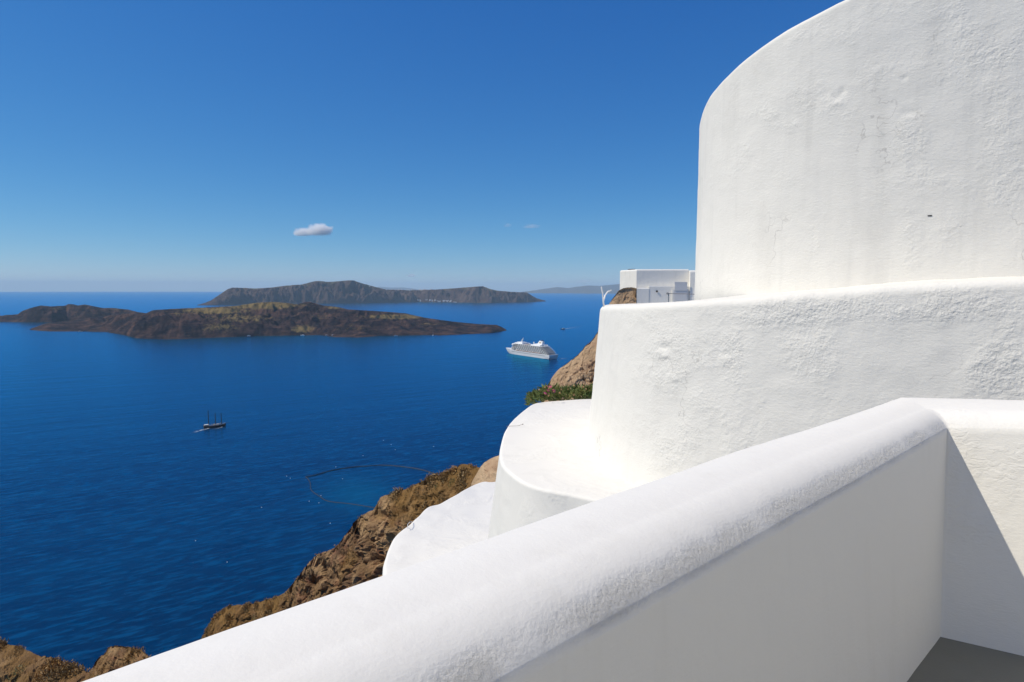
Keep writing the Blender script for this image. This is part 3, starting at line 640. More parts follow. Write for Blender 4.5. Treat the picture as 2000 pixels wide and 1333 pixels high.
tag(o, 'curved white retaining wall with daubed plaster standing behind the parapet', 'wall')

# tall curved wall on top of it
upc = resample([(3.6, 10.4), (2.7, 9.2), (2.12, 8.2), (1.93, 7.4), (1.93, 6.85), (2.06, 6.35), (2.42, 5.8), (3.1, 5.25), (4.3, 4.55), (5.9, 3.8), (8, 2.9)], 520, 3)
UPK = [(1355, 260), (1364, 240), (1367, 226), (1372, 208), (1383, 186), (1400, 163), (1425, 138), (1460, 107), (1500, 77), (1550, 46), (1600, 19), (1640, 0), (1720, -40), (1850, -100), (2000, -165), (2400, -330)]
ou = offset2(upc); ou = ou*np.sign((ou[:, 1] < 0).mean() - .5); upc = upc - ou*.05; uz = np.full(len(upc), 1.7)
for it in range(4):
    sh_ = .014*(uz + .35)
    cx, cy = px_of(np.concatenate([upc, uz[:, None]], 1)); uz = at_y(cx, poly(UPK, cx), upc[:, 1])[:, 2]
tip = np.argmin(upc[:, 0]/upc[:, 1]); uz[:tip] = uz[tip] - 1.1*np.linspace(1, 0, tip)
uz = np.convolve(np.pad(uz, 12, 'edge'), np.ones(25)/25, 'valid')
def upper_hump(P):
    hx, hy = px_of(P); s = 0
    for cx, cy, sx, sy, a in [(1646, 178, 4, 8, -.012), (1632, 190, 6, 7, -.008), (1615, 183, 4, 9, -.006), (1636, 202, 10, 6, .007), (1765, 153, 6, 4, -.008), (1778, 222, 14, 10, -.006), (1775, 230, 8, 5, .006), (1600, 330, 2.5, 60, -.003), (1588, 470, 4, 40, -.005)]:
        s = s + a*np.exp(-((hx-cx)/sx)**2 - ((hy-cy)/sy)**2)
    return s*(P[..., 1] > .5)
o, UP, UN = wall('curved_wall', upc, -.35, uz, .006, .05, .3, M['upper'], .006, 11, 230, upper_hump, 3.0, [(1600, 195, 70, 40, .9), (1720, 150, 70, 45, .7), (1490, 225, 45, 16, .8), (1780, 285, 34, 75, 1), (1812, 345, 45, 45, .9), (1778, 480, 22, 90, .9), (1592, 470, 16, 55, .8), (1905, 100, 100, 80, .8), (1455, 305, 25, 45, .7), (1960, 300, 60, 140, .6), (1540, 245, 45, 18, .8), (1870, 460, 50, 60, .5), (1630, 60, 80, 30, .5)])
tag(o, 'tall weathered white wall with a rising curved top edge against the sky', 'wall')
def on_wall(P, px, py, N=None, off=0):
    hx, hy = px_of(P); d = (hx-px)**2 + (hy-py)**2 + (P[..., 1] < .5)*1e9; d[:, 231:] = 1e9; k = np.argmin(d); q = P.reshape(-1, 3)[k]
    if N is None: return q
    v = N.reshape(-1, 3)[k]; v = v*np.sign(-(v*q).sum()); return q + v*off
# drain slot and loose wires on the tall wall
c = on_wall(UP, 1813, 423)
b = MB(); b.box(-.014, .014, -.003, .01, -.004, .004); o = b.build('drain_slot', M['hole']); o.location = c; o.rotation_euler = (0, 0, -.6)
tag(o, 'short dark drain slot in the tall white wall', 'drain')
out_u = np.array([-.62, -.78, 0])*.022
b = MB(); q = [on_wall(UP, x, y, UN, .012) for x, y in [(1457, 492), (1458, 510), (1457, 530), (1459, 548), (1457, 555)]]; b.tube(q, .0042, 5)
o = b.build('hanging_wire', M['wire'])
b = MB(); q = [on_wall(UP, x, y, UN, .016) for x, y in [(1438, 510), (1447, 502), (1456, 495), (1459, 489)]]; b.tube(q, .0042, 5); b.ball(q[2], .012); w2 = b.build('wire_end', M['wire'], o)
tag(o, 'thin loose wire hanging on the tall white wall near its left edge', 'wire')
# two bent rods at the left end of the retaining wall's top
k0 = np.argmin(drum[:, 0]/drum[:, 1]) + 8
fy = float(drum[k0, 1]); foot = at_y(1180, 603, fy)
b = MB()
b.tube([foot, at_y(1178, 588, fy), at_y(1177, 574, fy), at_y(1174.5, 561, fy - .05)], .010, 7, .007)
rod = b.build('bent_rod', M['white_paint'], smooth=True)
b = MB(); b.tube([foot + np.array([.01, .03, 0]), at_y(1178, 590, fy+.02), at_y(1182, 577, fy+.05), at_y(1187, 570, fy+.08), at_y(1194, 567, fy+.1)], .010, 7, .007); b.build('side_rod', M['white_paint'], rod, smooth=True)
tag(rod, 'two white painted bent rods sticking up from the end of the curved wall', 'rods')
# thin cable ends on the two roofs
b = MB(); b.tube([at_z(989, 833, LZ+.012), at_z(1000, 832.5, LZ+.012), at_z(1012, 832, LZ+.012), at_z(1020, 829.5, LZ+.02)], .0025, 5); b.ball(at_z(1021, 829, LZ+.02), .008)
tag(b.build('cable', M['wire']), 'thin cable end lying on the round terrace roof', 'cable')
b = MB(); b.tube([at_z(806, 1020, RZ+.02), at_z(800, 1020, RZ+.09), at_z(796, 1025, RZ+.1), at_z(796, 1031, RZ+.06), at_z(801, 1033, RZ+.02)], .005, 6)
tag(b.build('wire_loop', M['white_paint'], smooth=True), 'small white wire loop on the edge of the lower roof', 'wire')

# ice plant along the far edge of the round terrace roof
ice = empty('ice_plant', tuple(at_z(1090, 780, LZ)))
base0 = np.array(ice.location)
b = MB(); r = np.random.default_rng(3)
buds = MB(); fl_at = []
for k in range(1500):
    px = r.uniform(1034, 1168); top = np.interp(px, [1034, 1050, 1075, 1100, 1160], [.08, .15, .22, .15, .19])
    y0 = np.interp(px, [1034, 1060, 1100, 1168], [788, 783, 780, 777]); dy = r.uniform(-.02, .55)
    p = at_z(px, y0, LZ); p = p + np.array([-.02, 1., 0])*dy + np.array([0, 0, r.uniform(-.04, top*.75)*(1 - .1*dy)])
    d = np.array([r.normal()*.8 - (.9 if px < 1052 else .1), r.normal()*.7 - .3, r.uniform(-.15, 1.1)]); d /= np.linalg.norm(d)
    L = r.uniform(.045, .10); w = L*.13; t = np.cross(d, [.3, .2, .9]); t /= np.linalg.norm(t); q = np.cross(d, t)
    m_ = p + d*L*.55 + np.array([0, 0, .006]); e = p + d*L + np.array([0, 0, .018]); v0 = []
    for c_, s_w in ((p, .7), (m_, 1)): v0 += [c_ + t*w*s_w, c_ - t*w*s_w*.6 + q*w*s_w, c_ - t*w*s_w*.6 - q*w*s_w]
    b.add([x - base0 for x in v0] + [e - base0], [(0, 1, 4, 3), (1, 2, 5, 4), (2, 0, 3, 5), (3, 4, 6), (4, 5, 6), (5, 3, 6)])
    if r.random() < .035: buds.ball(p + np.array([0, -.03, top*.35]) - base0, .016, 6, 4)
b.build('foliage', M['succulent'], ice); buds.build('dry_buds', M['bud'], ice)['kind'] = 'stuff'
pet = MB()
for k in range(22):
    a = 2*math.pi*k/22; c_, s_ = math.cos(a), math.sin(a); L = .027
    pet.add([(c_*.008-s_*.003, s_*.008+c_*.003, 0), (c_*.008+s_*.003, s_*.008-c_*.003, 0), (c_*L+s_*.006, s_*L-c_*.006, .016), (c_*L-s_*.006, s_*L+c_*.006, .016)], [(0, 1, 2, 3)])
hrt = MB(); hrt.ball((0, 0, .006), .011, 8, 4)
fl0 = None
for x, y, rx in [(1069, 764, .9), (1074, 757, .7), (1081, 765, 1.1), (1064, 770, .8)]:
    p = at_y(x, y, 10.55) - base0
    if fl0 is None: fo = pet.build('flower', M['pink'], ice); ho = hrt.build('flower_heart', M['yellow'], fo); fl0 = (fo, ho)
    else:
        fo = fl0[0].copy(); fo.parent = ice; COL.objects.link(fo); ho = fl0[1].copy(); ho.parent = fo; COL.objects.link(ho)
    fo.location = p; fo.rotation_euler = (rx, .3, x)
tag(ice, 'low green ice plant with pink flowers at the far edge of the round roof', 'plant')

# small white house on the rock behind the wall
HA, HB, HC = np.array(at_y(1243, 560, 35)[:2]), np.array(at_y(1345.5, 560, 34.55)[:2]), np.array(at_y(1210.5, 560, 37.4)[:2])
def hz(py, y): return float(at_y(1290, py, y)[2])
house = empty('white_house', (HA[0], HA[1], -2.0)); hb = np.array(house.location)
def rounded_block(out, z0, z1, rad=.1):
    """Block with softly rounded top edges over a plan outline (x, y)."""
    o_ = np.array(out); c = o_.mean(0); m_ = MB(); n = len(o_); lev = [(0, z0)] + [(rad*(1-math.cos(a)), z1 - rad + rad*math.sin(a)) for a in np.linspace(0, math.pi/2, 6)]
    rings = []
    for off, z in lev:
        q = [(o_[i] + (c - o_[i])/np.linalg.norm(c - o_[i])*off*1.3) for i in range(n)]; rings.append([(x-hb[0], y-hb[1], z-hb[2]) for x, y in q])
    v = [p for rg in rings for p in rg]; f = [(k*n+i, k*n+(i+1) % n, (k+1)*n+(i+1) % n, (k+1)*n+i) for k in range(len(rings)-1) for i in range(n)]
    f.append(tuple((len(rings)-1)*n+i for i in range(n))); m_.add(v, f); return m_
dirf = (HB - HA)/np.linalg.norm(HB - HA); inn = np.array([-dirf[1], dirf[0]]); dl = (HC - HA)
ztop, zmid = hz(526.5, 35), hz(559, 34.6)
rounded_block([HA, HB, HB + dl, HC], -7, ztop, .09).build('wall', M['house'], house)
lo0 = HA - inn*.55; lo1 = HB - inn*.55
rounded_block([lo0 + dirf*.62, lo1, HB - inn*.01 , HA + dirf*.62 - inn*.01], -7, zmid, .06).build('front_wall', M['house'], house)
rounded_block([lo0 + dirf*.02 - inn*.02, lo0 + dirf*.616 - inn*.02, HA + dirf*.616 - inn*.02, HA + dirf*.02 - inn*.02], -7, hz(563, 34.5), .06).build('step_wall', M['house'], house)
R0, R1 = HB + dirf*.004, HB + dirf*.7 - inn*.1
rounded_block([R0 - inn*.62, R1 - inn*.62, R1 + inn*2.5, R0 + inn*2.5], -7, hz(529, 35), .12).build('buttress', M['house'], house)
rounded_block([R1 + dirf*.02 + inn*.1, R1 + dirf*2.2 + inn*.1, R1 + dirf*2.2 + inn*3, R1 + dirf*.02 + inn*3], -7, hz(536, 35), .12).build('side_wing', M['house'], house)
def on_front(px, py, off=0.56):
    """A point of the front wall's face, off metres before the main face."""
    d = ray(px, py); A_ = HA - inn*off; k = (A_@inn)/(d[:2]@inn); return d*k
def face_box(name, x0, x1, y0, y1, mt, parent, dep=.05, off=.56):
    a, b_ = on_front(x0, y1, off), on_front(x1, y0, off); m_ = MB(); L = np.linalg.norm((b_-a)[:2]); m_.box(0, L, -dep, .03, 0, b_[2]-a[2])
    o = m_.build(name, mt, parent); o.location = a - hb; o.rotation_euler = (0, 0, math.atan2(dirf[1], dirf[0])); return o
fr = face_box('door_frame', 1312, 1344, 564.5, 592, M['house'], house, .10); 
m_ = MB(); q0, q1 = HA - inn*.56, HB + dirf*2.6 - inn*.56; m_.prism([tuple(x - hb[:2]) for x in (q1, q0 + dirf*.02, q0 + dirf*.02 - inn*3.2, q1 - inn*3.6)], -4, .45); m_.build('terrace', M['house'], house)  # hidden white slab, added to bounce sunlight up onto the shaded house front
dm = flat('grey_door_paint', (.60, .60, .60), .6)
dr = face_box('door', 1314.5, 1341.5, 567, 592, dm, house, .125)
pn = MB(); Ld = .70
for zz in (.10, .62): pn.box(.06, Ld-.04, -.150, -.120, zz, zz+.42)
po = pn.build('door_panel', dm, dr)
v_ = MB(); v_.tube([(0, 0, 0), (0, -.03, 0)], .05, 8); vo = v_.build('vent_pipe', M['hole'], house); vo.location = on_front(1283, 569.5, .57) - hb; vo.rotation_euler = (0, 0, math.atan2(dirf[1], dirf[0]))
sk = MB(); sk.box(0, .32, 0, .5, 0, .05); so = sk.build('roof_panel', M['navy'], house); so.location = (HC[0]+.35-hb[0], HC[1]-hb[1]-.9, ztop-hb[2]+.002)
tag(house, 'small white flat roofed house with grey shaded front on the tan rock', 'house')
rl = empty('railing', tuple(on_front(1306, 592, 1.5))); rb = np.array(rl.location)
m_ = MB(); a = on_front(1306, 573, 1.5) - rb; m_.tube([(0, 0, -1), tuple(a)], .025, 6); m_.build('post', M['steel'], rl)
m_ = MB(); a0, a1 = on_front(1303.5, 573.5, 1.5) - rb, on_front(1372, 575.5, 1.5) - rb; m_.tube([tuple(a0), tuple(a1)], .022, 6); m_.ball(a0, .06); m_.build('hand_rail', M['steel'], rl)
tag(rl, 'thin grey steel railing before the door of the small white house', 'railing')

# ------------------------------------------------------------------ ships and boats
def hull_loft(m, secs):
    """secs: (x, [(half breadth, z) from keel to deck]); a closed hull with a flat deck."""
    k = len(secs[0][1]); n = len(secs); v = []
    for x, pr in secs:
        xs = x if hasattr(x, '__len__') else [x]*k
        v += [(xs[i], pr[i][0], pr[i][1]) for i in range(k)] + [(xs[i], -pr[i][0], pr[i][1]) for i in range(k)]
    f = []
    for s in range(n-1):
        a, b_ = s*2*k, (s+1)*2*k
        for i in range(k-1):
            f.append((a+i, a+i+1, b_+i+1, b_+i)); f.append((a+k+i, b_+k+i, b_+k+i+1, a+k+i+1))
        f.append((a+k-1, a+2*k-1, b_+2*k-1, b_+k-1))
    f.append(tuple(range(k)) + tuple(2*k-1-i for i in range(k)))
    a = (n-1)*2*k; f.append(tuple(a+2*k-1-i for i in range(k))[::-1][::-1] + tuple(a+i for i in range(k)))
    m.add(v, f); return m
def foam_strip(name, pts, w0, w1, parent):
    p = np.asarray(pts, float); n = len(p); t = np.gradient(p[:, :2], axis=0); t /= np.linalg.norm(t, axis=1)[:, None]; s = np.stack([-t[:, 1], t[:, 0]], -1)
    w = np.linspace(w0, w1, n)[:, None]; v = []; A = []
    for k, e in ((-1, 0), (-.4, 1), (.4, 1), (1, 0)): v.append(np.concatenate([p[:, :2] + s*w*k, p[:, 2:3]], 1)); A.append(e*np.linspace(1, .0, n)**.8)
    o = grid_obj(name, np.array(v).transpose(1, 0, 2), M['foam'], parent); attr(o, 'foam', np.array(A).T); o['kind'] = 'stuff'; return o

bow, stern = on_sea(994, 689.5), on_sea(1076, 701.5)
L_ = np.linalg.norm((bow-stern)[:2]); mid = (bow+stern)/2
ship = empty('cruise_ship', tuple(mid), math.atan2(bow[1]-stern[1], bow[0]-stern[0]))
k_ = L_/186.                                                    # waterline about 186 m
ship.scale = (k_, k_, k_*.82)
def hb_(x, x0, x1, b): t = np.clip((x - x0)/(x1 - x0), 0, 1); return b*math.sqrt(max(0, 1 - t**2.2))
m_ = MB(); secs = []
for x in [-104, -98, -80, -40, 0, 40, 60, 72, 82, 90, 97, 104]:
    t = np.clip((x - 40)/64, 0, 1)
    secs.append(([min(x, 88 + .0*x) if x > 88 else (max(x, -98)), x if x < 92 else 90 + (x-92)*.5, x], [(hb_(x, 30, 89, 12.5)*(.93 if x < -90 else 1) + .05, -1), (hb_(x, 35, 99, 13.2) + .05, 6), (hb_(x, 40, 105, 13.8) + .3, 13.5 + 2.5*t)]))
hull_loft(m_, secs); m_.build('hull', M['white_paint'], ship)
m_ = MB(); m_.prism([(-98.2, -12), (-98.2, 12)] + [(x, hb_(x, 30, 89, 12.6)+.08) for x in (-80, 0, 40, 60, 75, 88.6)] + [(x, -hb_(x, 30, 89, 12.6)-.08) for x in (88.6, 75, 60, 40, 0, -80)], -.5, .9); m_.build('boot_stripe', M['navy'], ship)
m_ = MB()
for x in range(-84, 62, 4):
    for s in (1, -1): y = (hb_(x, 35, 99, 13.2)+hb_(x, 40, 105, 13.8))/2; m_.box(x-.7, x+.7, s*y-.4, s*y+.4, 8.4, 9.6)
m_.build('portholes', M['dark_glass'], ship)['kind'] = 'stuff'
def deck_outline(x0, x1, b): return [(x0, -b*.9), (x0, b*.9)] + [(x, b*(1 if x < x1-25 else math.sqrt(max(.0, 1-((x-x1+25)/30)**2)))) for x in np.linspace(x0+4, x1, 9)] + [(x, -b*(1 if x < x1-25 else math.sqrt(max(.0, 1-((x-x1+25)/30)**2)))) for x in np.linspace(x1, x0+4, 9)]
decks = [(-99, 74, 13.6), (-97, 72, 13.7), (-93, 70, 13.7), (-89, 68, 13.7), (-84, 66, 13.7), (-79, 63, 13.7), (-74, 60, 13.5)]
for i, (x0, x1, bb) in enumerate(decks):
    z = 13.8 + 3.1*i
    m_ = MB(); m_.prism(deck_outline(x0+2.5, x1-2, bb-1.7), z, z+2.6); m_.build('cabin_band', M['deck_glass'], ship)
    m_ = MB(); m_.prism(deck_outline(x0, x1, bb), z+2.62, z+3.1); m_.build('deck_edge', M['white_paint'], ship)
    m_ = MB()
    for x in np.arange(x0+6+i*2.6, x1-26, 9.0):
        for s in (1, -1): m_.box(x, x+.9, s*(bb-1.8) if s > 0 else -bb+.15, bb-.15 if s > 0 else -(bb-1.8), z, z+2.5)
    for s in (1, -1): m_.box(x0+5, x1-24, (bb-.25) if s > 0 else -bb+.1, bb-.1 if s > 0 else -(bb-.25), z, z+.35)
    m_.build('balcony_dividers', M['white_paint'], ship)['kind'] = 'stuff'
zt = 13.8 + 3.1*7
m_ = MB(); m_.box(52, 61, -13, 13, zt-6, zt-3.2, .5).box(45, 57, -15, 15, zt-3.1, zt-.4, .4); m_.build('bridge', M['white_paint'], ship)
m_ = MB(); m_.box(59.5, 61.2, -12, 12, zt-5.2, zt-4).box(55.4, 57.3, -13, 13, zt-2.3, zt-1.1); m_.build('bridge_windows', M['dark_glass'], ship)
m_ = MB(); m_.box(14, 50, -11.5, 11.5, zt, zt+3.2, .8).box(20, 40, -8, 8, zt+3.2, zt+6, 1.2); m_.build('forward_lounge', M['white_paint'], ship)
m_ = MB(); m_.box(-62, -22, -11.5, 11.5, zt, zt+3.4, .8).box(-66, -30, -9, 9, zt+3.4, zt+5.6, .8); m_.build('aft_deckhouse', M['white_paint'], ship)
m_ = MB(); m_.box(-22, 14, -8, 8, zt, zt+.35); pd = m_.build('pool_deck', M['teak'], ship)
m_ = MB(); m_.box(-8, 2, -3, 3, zt+.36, zt+.6); m_.build('pool', flat('pool_water', (.02, .25, .32), .2), pd)
m_ = MB(); m_.box(-62, -42, -5, 5, zt+5.6, zt+16, 3.2, -2.5); fn = m_.build('funnel', M['white_paint'], ship)
m_ = MB()
for s in (1, -1): m_.box(-56, -50, s*3.9-.5, s*3.9+.5, zt+8.6, zt+12)
m_.build('funnel_emblem', M['gold'], fn)
m_ = MB(); m_.box(-60, -52, -2.4, 2.4, zt+15.8, zt+17.5, .4, -1); m_.build('funnel_cap', M['navy'], fn)
m_ = MB(); m_.tube([(34, 0, zt+5), (31, 0, zt+11), (26, 0, zt+19)], 1.5, 8, .6); m_.tube([(30, -5, zt+12), (30, 5, zt+12)], .4, 6); m_.build('radar_mast', M['white_paint'], ship)
dome0 = None
for x, y in ((-10, 5), (-28, 5), (-73, 3), (-73, -4), (45, 4)):
    if dome0 is None:
        m_ = MB(); m_.ball((0, 0, 3.6), 2.1, 10, 7).tube([(0, 0, 0), (0, 0, 2)], .8, 6); dome0 = m_.build('radome', M['white_paint'], ship, True); oo = dome0
    else: oo = dome0.copy(); oo.parent = ship; COL.objects.link(oo)
    oo.location = (x, y, zt + (5.4 if x == -28 else 0))
lb0 = None
for s in (1, -1):
    for x in (-64, -50, -36, -22, -8, 6, 20, 34):
        if lb0 is None:
            m_ = MB(); hull_loft(m_, [(xx, [(w*.5+.02, -1.2), (w+.02, 0), (w*.8+.02, 1.1)]) for xx, w in ((-4.5, .5), (-3, 1.5), (0, 1.8), (3, 1.5), (4.6, .2))]); lb0 = m_.build('lifeboat', M['orange'], ship); oo = lb0
            m2 = MB(); m2.box(-3, 2.5, -1.1, 1.1, 1.1, 2, .4); c0 = m2.build('boat_cover', M['white_paint'], lb0)
        else:
            oo = lb0.copy(); oo.parent = ship; COL.objects.link(oo); cc = c0.copy(); cc.parent = oo; COL.objects.link(cc)
        oo.location = (x, s*13.6, 15.2)
def w2l(p): return Matrix.Rotation(-ship.rotation_euler.z, 3, 'Z') @ (Vector(p) - Vector(mid)) / k_
foam_strip('wake', [w2l(on_sea(x, y) + np.array([0, 0, .35])) for x, y in ((1074, 702), (1086, 701.5), (1095, 701), (1110, 700.5))], 9, 12, ship)
tag(ship, 'large white multi deck cruise ship sailing beside the dark lava island', 'cruise ship')

# three masted sailing boat
a, b_ = on_sea(406, 836), on_sea(433, 833); hd = math.atan2(18, 25)
sc = empty('sailing_ship', tuple((a+b_)/2), hd); sc.scale = (.92, .95, .86)
m_ = MB(); hull_loft(m_, [([x, x, x*1.03], [(w*.55+.02, -.6), (w*.9+.02, 1.4), (w+.05, z)]) for x, w, z in ((-17.5, 2.6, 4.2), (-14, 3.6, 3.6), (-6, 4.0, 3.0), (2, 4.0, 2.9), (9, 3.2, 3.3), (14, 1.8, 3.9), (17.5, .15, 4.6))]); m_.build('hull', M['hull_dark'], sc)
m_ = MB(); m_.box(-17, -9, -2.6, 2.6, 3.4, 5.9, .3).box(-2, 7, -1.9, 1.9, 2.9, 4.7, .3); m_.build('deckhouse', M['teak'], sc)
m_ = MB(); m_.box(-16.5, -9.5, -2.5, 2.5, 5.95, 6.2).box(-1.6, 6.6, -1.8, 1.8, 4.75, 4.95); m_.build('cabin_roof', M['white_paint'], sc)
m_ = MB()
for s in (1, -1): m_.tube([(-17, 2.4*s, 5.1), (-8, 3.9*s, 4.1), (2, 3.9*s, 3.9), (10, 3*s, 4.3), (17, .3*s, 5.6)], .16, 5)
m_.build('rail', M['white_paint'], sc)
m_ = MB(); m_.tube([(15, 0, 4.4), (24, 0, 6.6)], .28, 6, .14); m_.build('bowsprit', M['mast'], sc)
for x, h in ((-9.5, 32), (1.5, 26), (11, 25)):
    m_ = MB(); m_.tube([(x, 0, 2.5), (x-.4, 0, h)], .68, 7, .45); mo = m_.build('mast', M['mast'], sc)
    m_ = MB(); m_.tube([(x-.3, -3.6, h*.62), (x-.3, 3.6, h*.62)], .16, 5); m_.tube([(x, 0, 5), (x-7.5, 0, 5.6)], .2, 5).tube([(x-.4, 0, h-2), (x-7.2, 0, 5.8)], .05, 4); m_.build('spar', M['mast'], mo)
    m_ = MB(); m_.box(x-7, x-.6, -.35, .35, 5.4, 6.0); m_.build('furled_sail', flat('furled_canvas', (.55, .5, .42), .8), mo)
m_ = MB()
for p, q in (((23.5, 0, 6.5), (10.6, 0, 24)), ((10.6, 0, 24), (1.1, 0, 25)), ((1.1, 0, 25), (-9.9, 0, 31)), ((-9.9, 0, 31), (-17, 0, 5))): m_.tube([p, q], .05, 4)
for x, h in ((-9.5, 28), (1.5, 23), (11, 22)):
    for s in (1, -1):
        for dx in (-2, 1.4): m_.tube([(x, 0, h), (x+dx, 3.6*s*(.8 if x > 10 else 1), 3.6)], .05, 4)
m_.build('rigging', M['mast'], sc)
T_ = np.array((a+b_)/2)
def s2l(p): return Matrix.Rotation(-hd, 3, 'Z') @ (Vector(p) - Vector(T_)) / .9
foam_strip('wake', [s2l(on_sea(x, y) + np.array([0, 0, .3])) for x, y in ((409, 837), (402, 838.5), (394, 840.5), (385, 843), (374, 846))], 3, 6, sc)
foam_strip('bow_wave', [s2l(on_sea(x, y) + np.array([0, 0, .3])) for x, y in ((434, 834.5), (428, 836.5), (420, 838), (414, 839))], 1.5, 2.2, sc)
tag(sc, 'dark hulled three masted sailing ship with bare masts on the open blue sea', 'sailing ship')

# small boats
def small_boat(name, px, py, L, hd, label, cat='boat', dark=False, mast=0, group=None, wake=None, cabin=True):
    p = on_sea(px, py); o = empty(name, tuple(p), hd); m_ = MB(); w = L*.13
    hull_loft(m_, [([x*L, x*L, x*L*1.04], [(ww*w*.6+.02, -.3), (ww*w*.9+.02, L*.05), (ww*w+.03, L*.09+zz*L)]) for x, ww, zz in ((-.48, .8, .01), (-.3, 1, 0), (.1, 1, 0), (.35, .6, .02), (.5, .06, .05))])
    m_.build('hull', M['navy'] if dark else M['white_paint'], o)
    if cabin:
        m_ = MB(); m_.box(-.3*L, .16*L, -w*.7, w*.7, L*.09, L*.19, L*.01); c_ = m_.build('cabin', M['white_paint'], o)
        m_ = MB(); m_.box(-.25*L, .12*L, -w*.71, w*.71, L*.125, L*.165); m_.build('cabin_windows', M['dark_glass'], c_)
        m_ = MB(); m_.box(-.34*L, .1*L, -w*.75, w*.75, L*.23, L*.245).box(-.2*L, 0, -w*.4, w*.4, L*.19, L*.23); m_.build('upper_deck', M['white_paint'], o)
    if mast: m_ = MB(); m_.tube([(0, 0, L*.1), (0, 0, mast)], L*.012, 6); m_.build('mast', M['white_paint'], o); m_ = MB(); m_.tube([(0, 0, L*.28), (-.42*L, 0, L*.28)], L*.02, 6); m_.build('boom', M['white_paint'], o)
    if wake:
        R_ = Matrix.Rotation(-hd, 3, 'Z'); foam_strip('wake', [R_ @ (Vector(on_sea(x, y) + np.array([0, 0, .4])) - Vector(p)) for x, y in wake[0]], wake[1], wake[2], o)
    return tag(o, label, cat, group)
small_boat('motor_boat', 1099.5, 643.5, 26, math.radians(200), 'motor boat with a long white wake, out to the right of the cruise ship', 'motor boat', True, wake=([(1103, 643), (1112, 641.5), (1125, 639.5), (1141, 636.5)], 7, 4))
G_ = 'boats moored off the lava island'
small_boat('moored_boat', 157, 648.6, 19, .3, 'white boat moored alone off the dark left tongue of the lava island', 'boat', group=G_)
small_boat('moored_boat', 487, 658.6, 30, .1, 'dark hulled excursion boat at the landing stage of the lava island', 'boat', True, group=G_)
small_boat('moored_boat', 591, 655.8, 20, 2.9, 'white boat moored below the yellow grassy patch of the lava island', 'boat', group=G_)
small_boat('moored_boat', 638, 655.6, 15, .5, 'left one of two small white boats moored in a cove of the lava island', 'boat', group=G_)
small_boat('moored_boat', 650, 655.4, 14, .8, 'right one of two small white boats moored in a cove of the lava island', 'boat', group=G_)
small_boat('moored_boat', 773, 656.8, 18, .2, 'white boat moored under the right half of the lava island', 'boat', group=G_)
small_boat('sail_boat', 846, 656.0, 15, 1.2, 'white sailing yacht with a single mast moored near the lava island tail', 'sail boat', mast=19, group=G_)
p = on_sea(471, 657.5); pier = empty('landing_stage', tuple(p), .15); m_ = MB(); m_.box(-26, 18, -4, 4, -2, 1.4); m_.build('deck', flat('pier_concrete', (.32, .29, .26), .9), pier)
m_ = MB(); m_.box(-20, -8, -3, 3, 1.4, 4.6, .3); m_.build('hut', M['village'], pier)
tag(pier, 'low pale landing stage at the shore of the lava island', 'pier')

# floating boom and buoys below the cliff
b = MB(); z5 = np.array([0, 0, .05])
seg1 = resample([on_sea(x, y) + z5 for x, y in [(597, 932), (612, 930), (632, 924), (655, 918), (680, 914), (702, 911.5), (718, 911), (740, 909), (765, 910), (790, 912.5), (815, 916), (838, 922), (856, 929), (880, 940)]], 70, 2)
b.tube(seg1, .75, 6); boom = b.build('floating_boom', M['boom'])
b = MB(); b.tube(resample([on_sea(x, y) + z5 for x, y in [(597, 932), (603, 937), (607, 946), (606, 956), (613, 963), (625, 970), (636, 979), (655, 982), (680, 984), (705, 988), (725, 991), (760, 1000)]], 60, 2), .48, 6); b.build('boom_arm', M['boom'], boom)
tag(boom, 'long black floating boom curving on the water beside the brown cliff', 'boom')
b0 = None
BU = [(749, 861, 'far left one of the three buoys strung out beyond the boom'), (764, 869, 'middle one of the three buoys strung out beyond the boom'), (772, 879, 'near one of the three buoys strung out beyond the boom'),
      (847, 873, 'single white buoy on its own right of the other buoys, above the cliff crest'), (709, 891, 'white buoy halfway between the boom and the three strung out buoys'), (656, 913, 'white buoy touching the outer side of the boom'),
      (560, 931, 'left one of the pair of buoys left of the boom corner'), (567, 935, 'right one of the pair of buoys left of the boom corner'), (669, 936, 'white buoy floating inside the boom'),
      (627, 969, 'white buoy on the bend of the boom'), (604, 980, 'left one of two white buoys below the bend of the boom'), (623, 983, 'right one of two white buoys below the bend of the boom'), (645, 1023, 'white buoy nearest the tan cliff face'),
      (511, 992, 'lone white buoy left of the boom and below its corner'), (444, 1099, 'lone white buoy far below the boom in dark water'), (382, 1057, 'lone white buoy at far left in open water below the sailing ship')]
for x, y, lab in BU:
    p = on_sea(x, y)
    if b0 is None: m_ = MB(); m_.ball((0, 0, .25), .44, 10, 7); b0 = m_.build('buoy', M['buoy'], smooth=True); oo = b0; m_ = MB(); m_.tube([(0, 0, .8), (0, 0, 1.25)], .14, 6); t0 = m_.build('mooring_eye', M['boom'], b0)
    else: oo = b0.copy(); COL.objects.link(oo); tt_ = t0.copy(); tt_.parent = oo; COL.objects.link(tt_)
    oo.location = p; tag(oo, lab, 'buoy', 'mooring buoys around the boom')

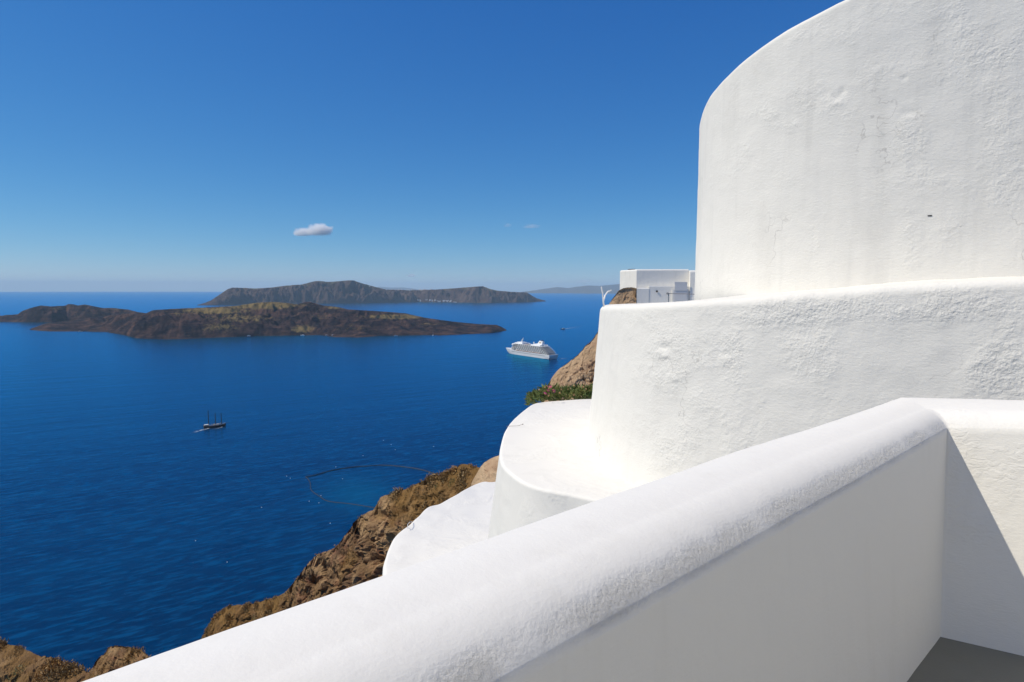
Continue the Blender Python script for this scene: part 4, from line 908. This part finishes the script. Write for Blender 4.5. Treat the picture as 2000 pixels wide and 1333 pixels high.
# white village houses on the far island
hm = MB(); hm.box(-.5, .5, -.5, .5, -1.5, 1).tube([(-.5, 0, .95), (.5, 0, .95)], .42, 8); hm = hm.build('village_house', M['village']); first = [hm]
def far_house(p, w, h, lab, grp):
    if first: o = first.pop()
    else: o = hm.copy(); COL.objects.link(o)
    o.location = p; o.scale = (w, w*.8, h); o.rotation_euler = (0, 0, rng.uniform(0, 3)); tag(o, lab, 'house', grp)
i_c = int(np.argmin(np.abs(tht - .98)))
for k in range(46):
    x = np.clip(rng.choice([762, 775, 790, 805, 822, 836], p=[.15, .15, .15, .25, .2, .1]) + rng.normal()*7, 750, 905) if k < 40 else rng.uniform(700, 960)
    i = int(np.argmin(np.abs(thpx - x))); p = THP[i, i_c + rng.integers(-3, 2)].copy(); p[2] += 2
    far_house(p, rng.uniform(9, 17), rng.uniform(5, 9), 'tiny white house of the village on the ridge of the far island', 'white houses of the ridge village')
i_s = int(np.argmin(np.abs(tht - .03)))
for k in range(34):
    x = rng.uniform(816, 898); i = int(np.argmin(np.abs(thpx - x))); p = THP[i, i_s + rng.integers(0, 2)].copy(); p[2] += 1
    far_house(p, rng.uniform(9, 18), rng.uniform(4, 8), 'tiny white house of the harbour at the foot of the far island', 'white houses of the harbour')

# ------------------------------------------------------------------ clouds
def cloud_mat(name, dens, thr, soft):
    m = bpy.data.materials.new(name); m.use_nodes = True; n = m.node_tree; g = G(n); n.nodes.remove(n.nodes['Principled BSDF'])
    p = g.pos(); L = g.new('ShaderNodeVectorMath', operation='LENGTH', i_0=p).outputs['Value']
    nz = g.noise(g.map(p, (1.0, .8, .6)), 2.2, 6, .62)
    f = g.math('ADD', g.math('SUBTRACT', 1.0, g.math('POWER', L, 2)), g.math('MULTIPLY', g.math('SUBTRACT', nz, .5), 2.2))
    f = g.rng(f, thr, thr + soft); z = g.new('ShaderNodeSeparateXYZ', i_0=p).outputs[2]
    f = g.math('MULTIPLY', f, g.rng(z, -.55, -.3)); f = g.math('MULTIPLY', f, dens)
    v = g.new('ShaderNodeVolumeScatter', i_Color=(1, 1, 1, 1), i_Density=f, i_Anisotropy=.2); n.links.new(v.outputs[0], n.nodes['Material Output'].inputs['Volume']); return m
def cloud(px, py, wpx, hpx_, dist, label, dens=.006, thr=.35, soft=.5):
    c = at_y(px, py, dist); s = dist/FPX; m_ = MB(); m_.ball((0, 0, 0), 1.0, 24, 14); o = m_.build('cloud', cloud_mat('cloud_vapour', dens, thr, soft), smooth=True)
    o.location = c; o.scale = (wpx*s*.5, wpx*s*.4, hpx_*s*.5); tag(o, label, 'cloud'); return o
cloud(622, 451, 66, 36, 30000, 'right dome of the small white puffy cloud high over the far island', .0085)
cloud(590, 455, 48, 25, 30300, 'flatter left lobe of the small white puffy cloud', .008)
cloud(991, 441, 20, 14, 31000, 'tiny wispy cloud right of centre, left one of two', .0016, .3, .8)
cloud(1037, 443, 44, 14, 31500, 'faint elongated wispy cloud, right one of two', .0013, .3, .9)
cloud(803, 539, 24, 12, 34000, 'tiny white cloud just above the ridge village', .004)
cloud(1140, 550, 44, 12, 38000, 'thin pale cloud over the distant hills at right', .0016, .3, .8)

# ------------------------------------------------------------------ haze
hz_m = bpy.data.materials.new('sea_haze'); hz_m.use_nodes = True; n = hz_m.node_tree; n.nodes.remove(n.nodes['Principled BSDF'])
pv = n.nodes.new('ShaderNodeVolumePrincipled'); pv.inputs['Color'].default_value = (.72, .90, 1.0, 1); pv.inputs['Density'].default_value = 2.6e-5; pv.inputs['Anisotropy'].default_value = .0
n.links.new(pv.outputs[0], n.nodes['Material Output'].inputs['Volume'])
b = MB(); b.box(-66000, 66000, -66000, 66000, float(sea_z(64000*1.0)) - 2, 330)
tag(b.build('haze', hz_m), kind='stuff')
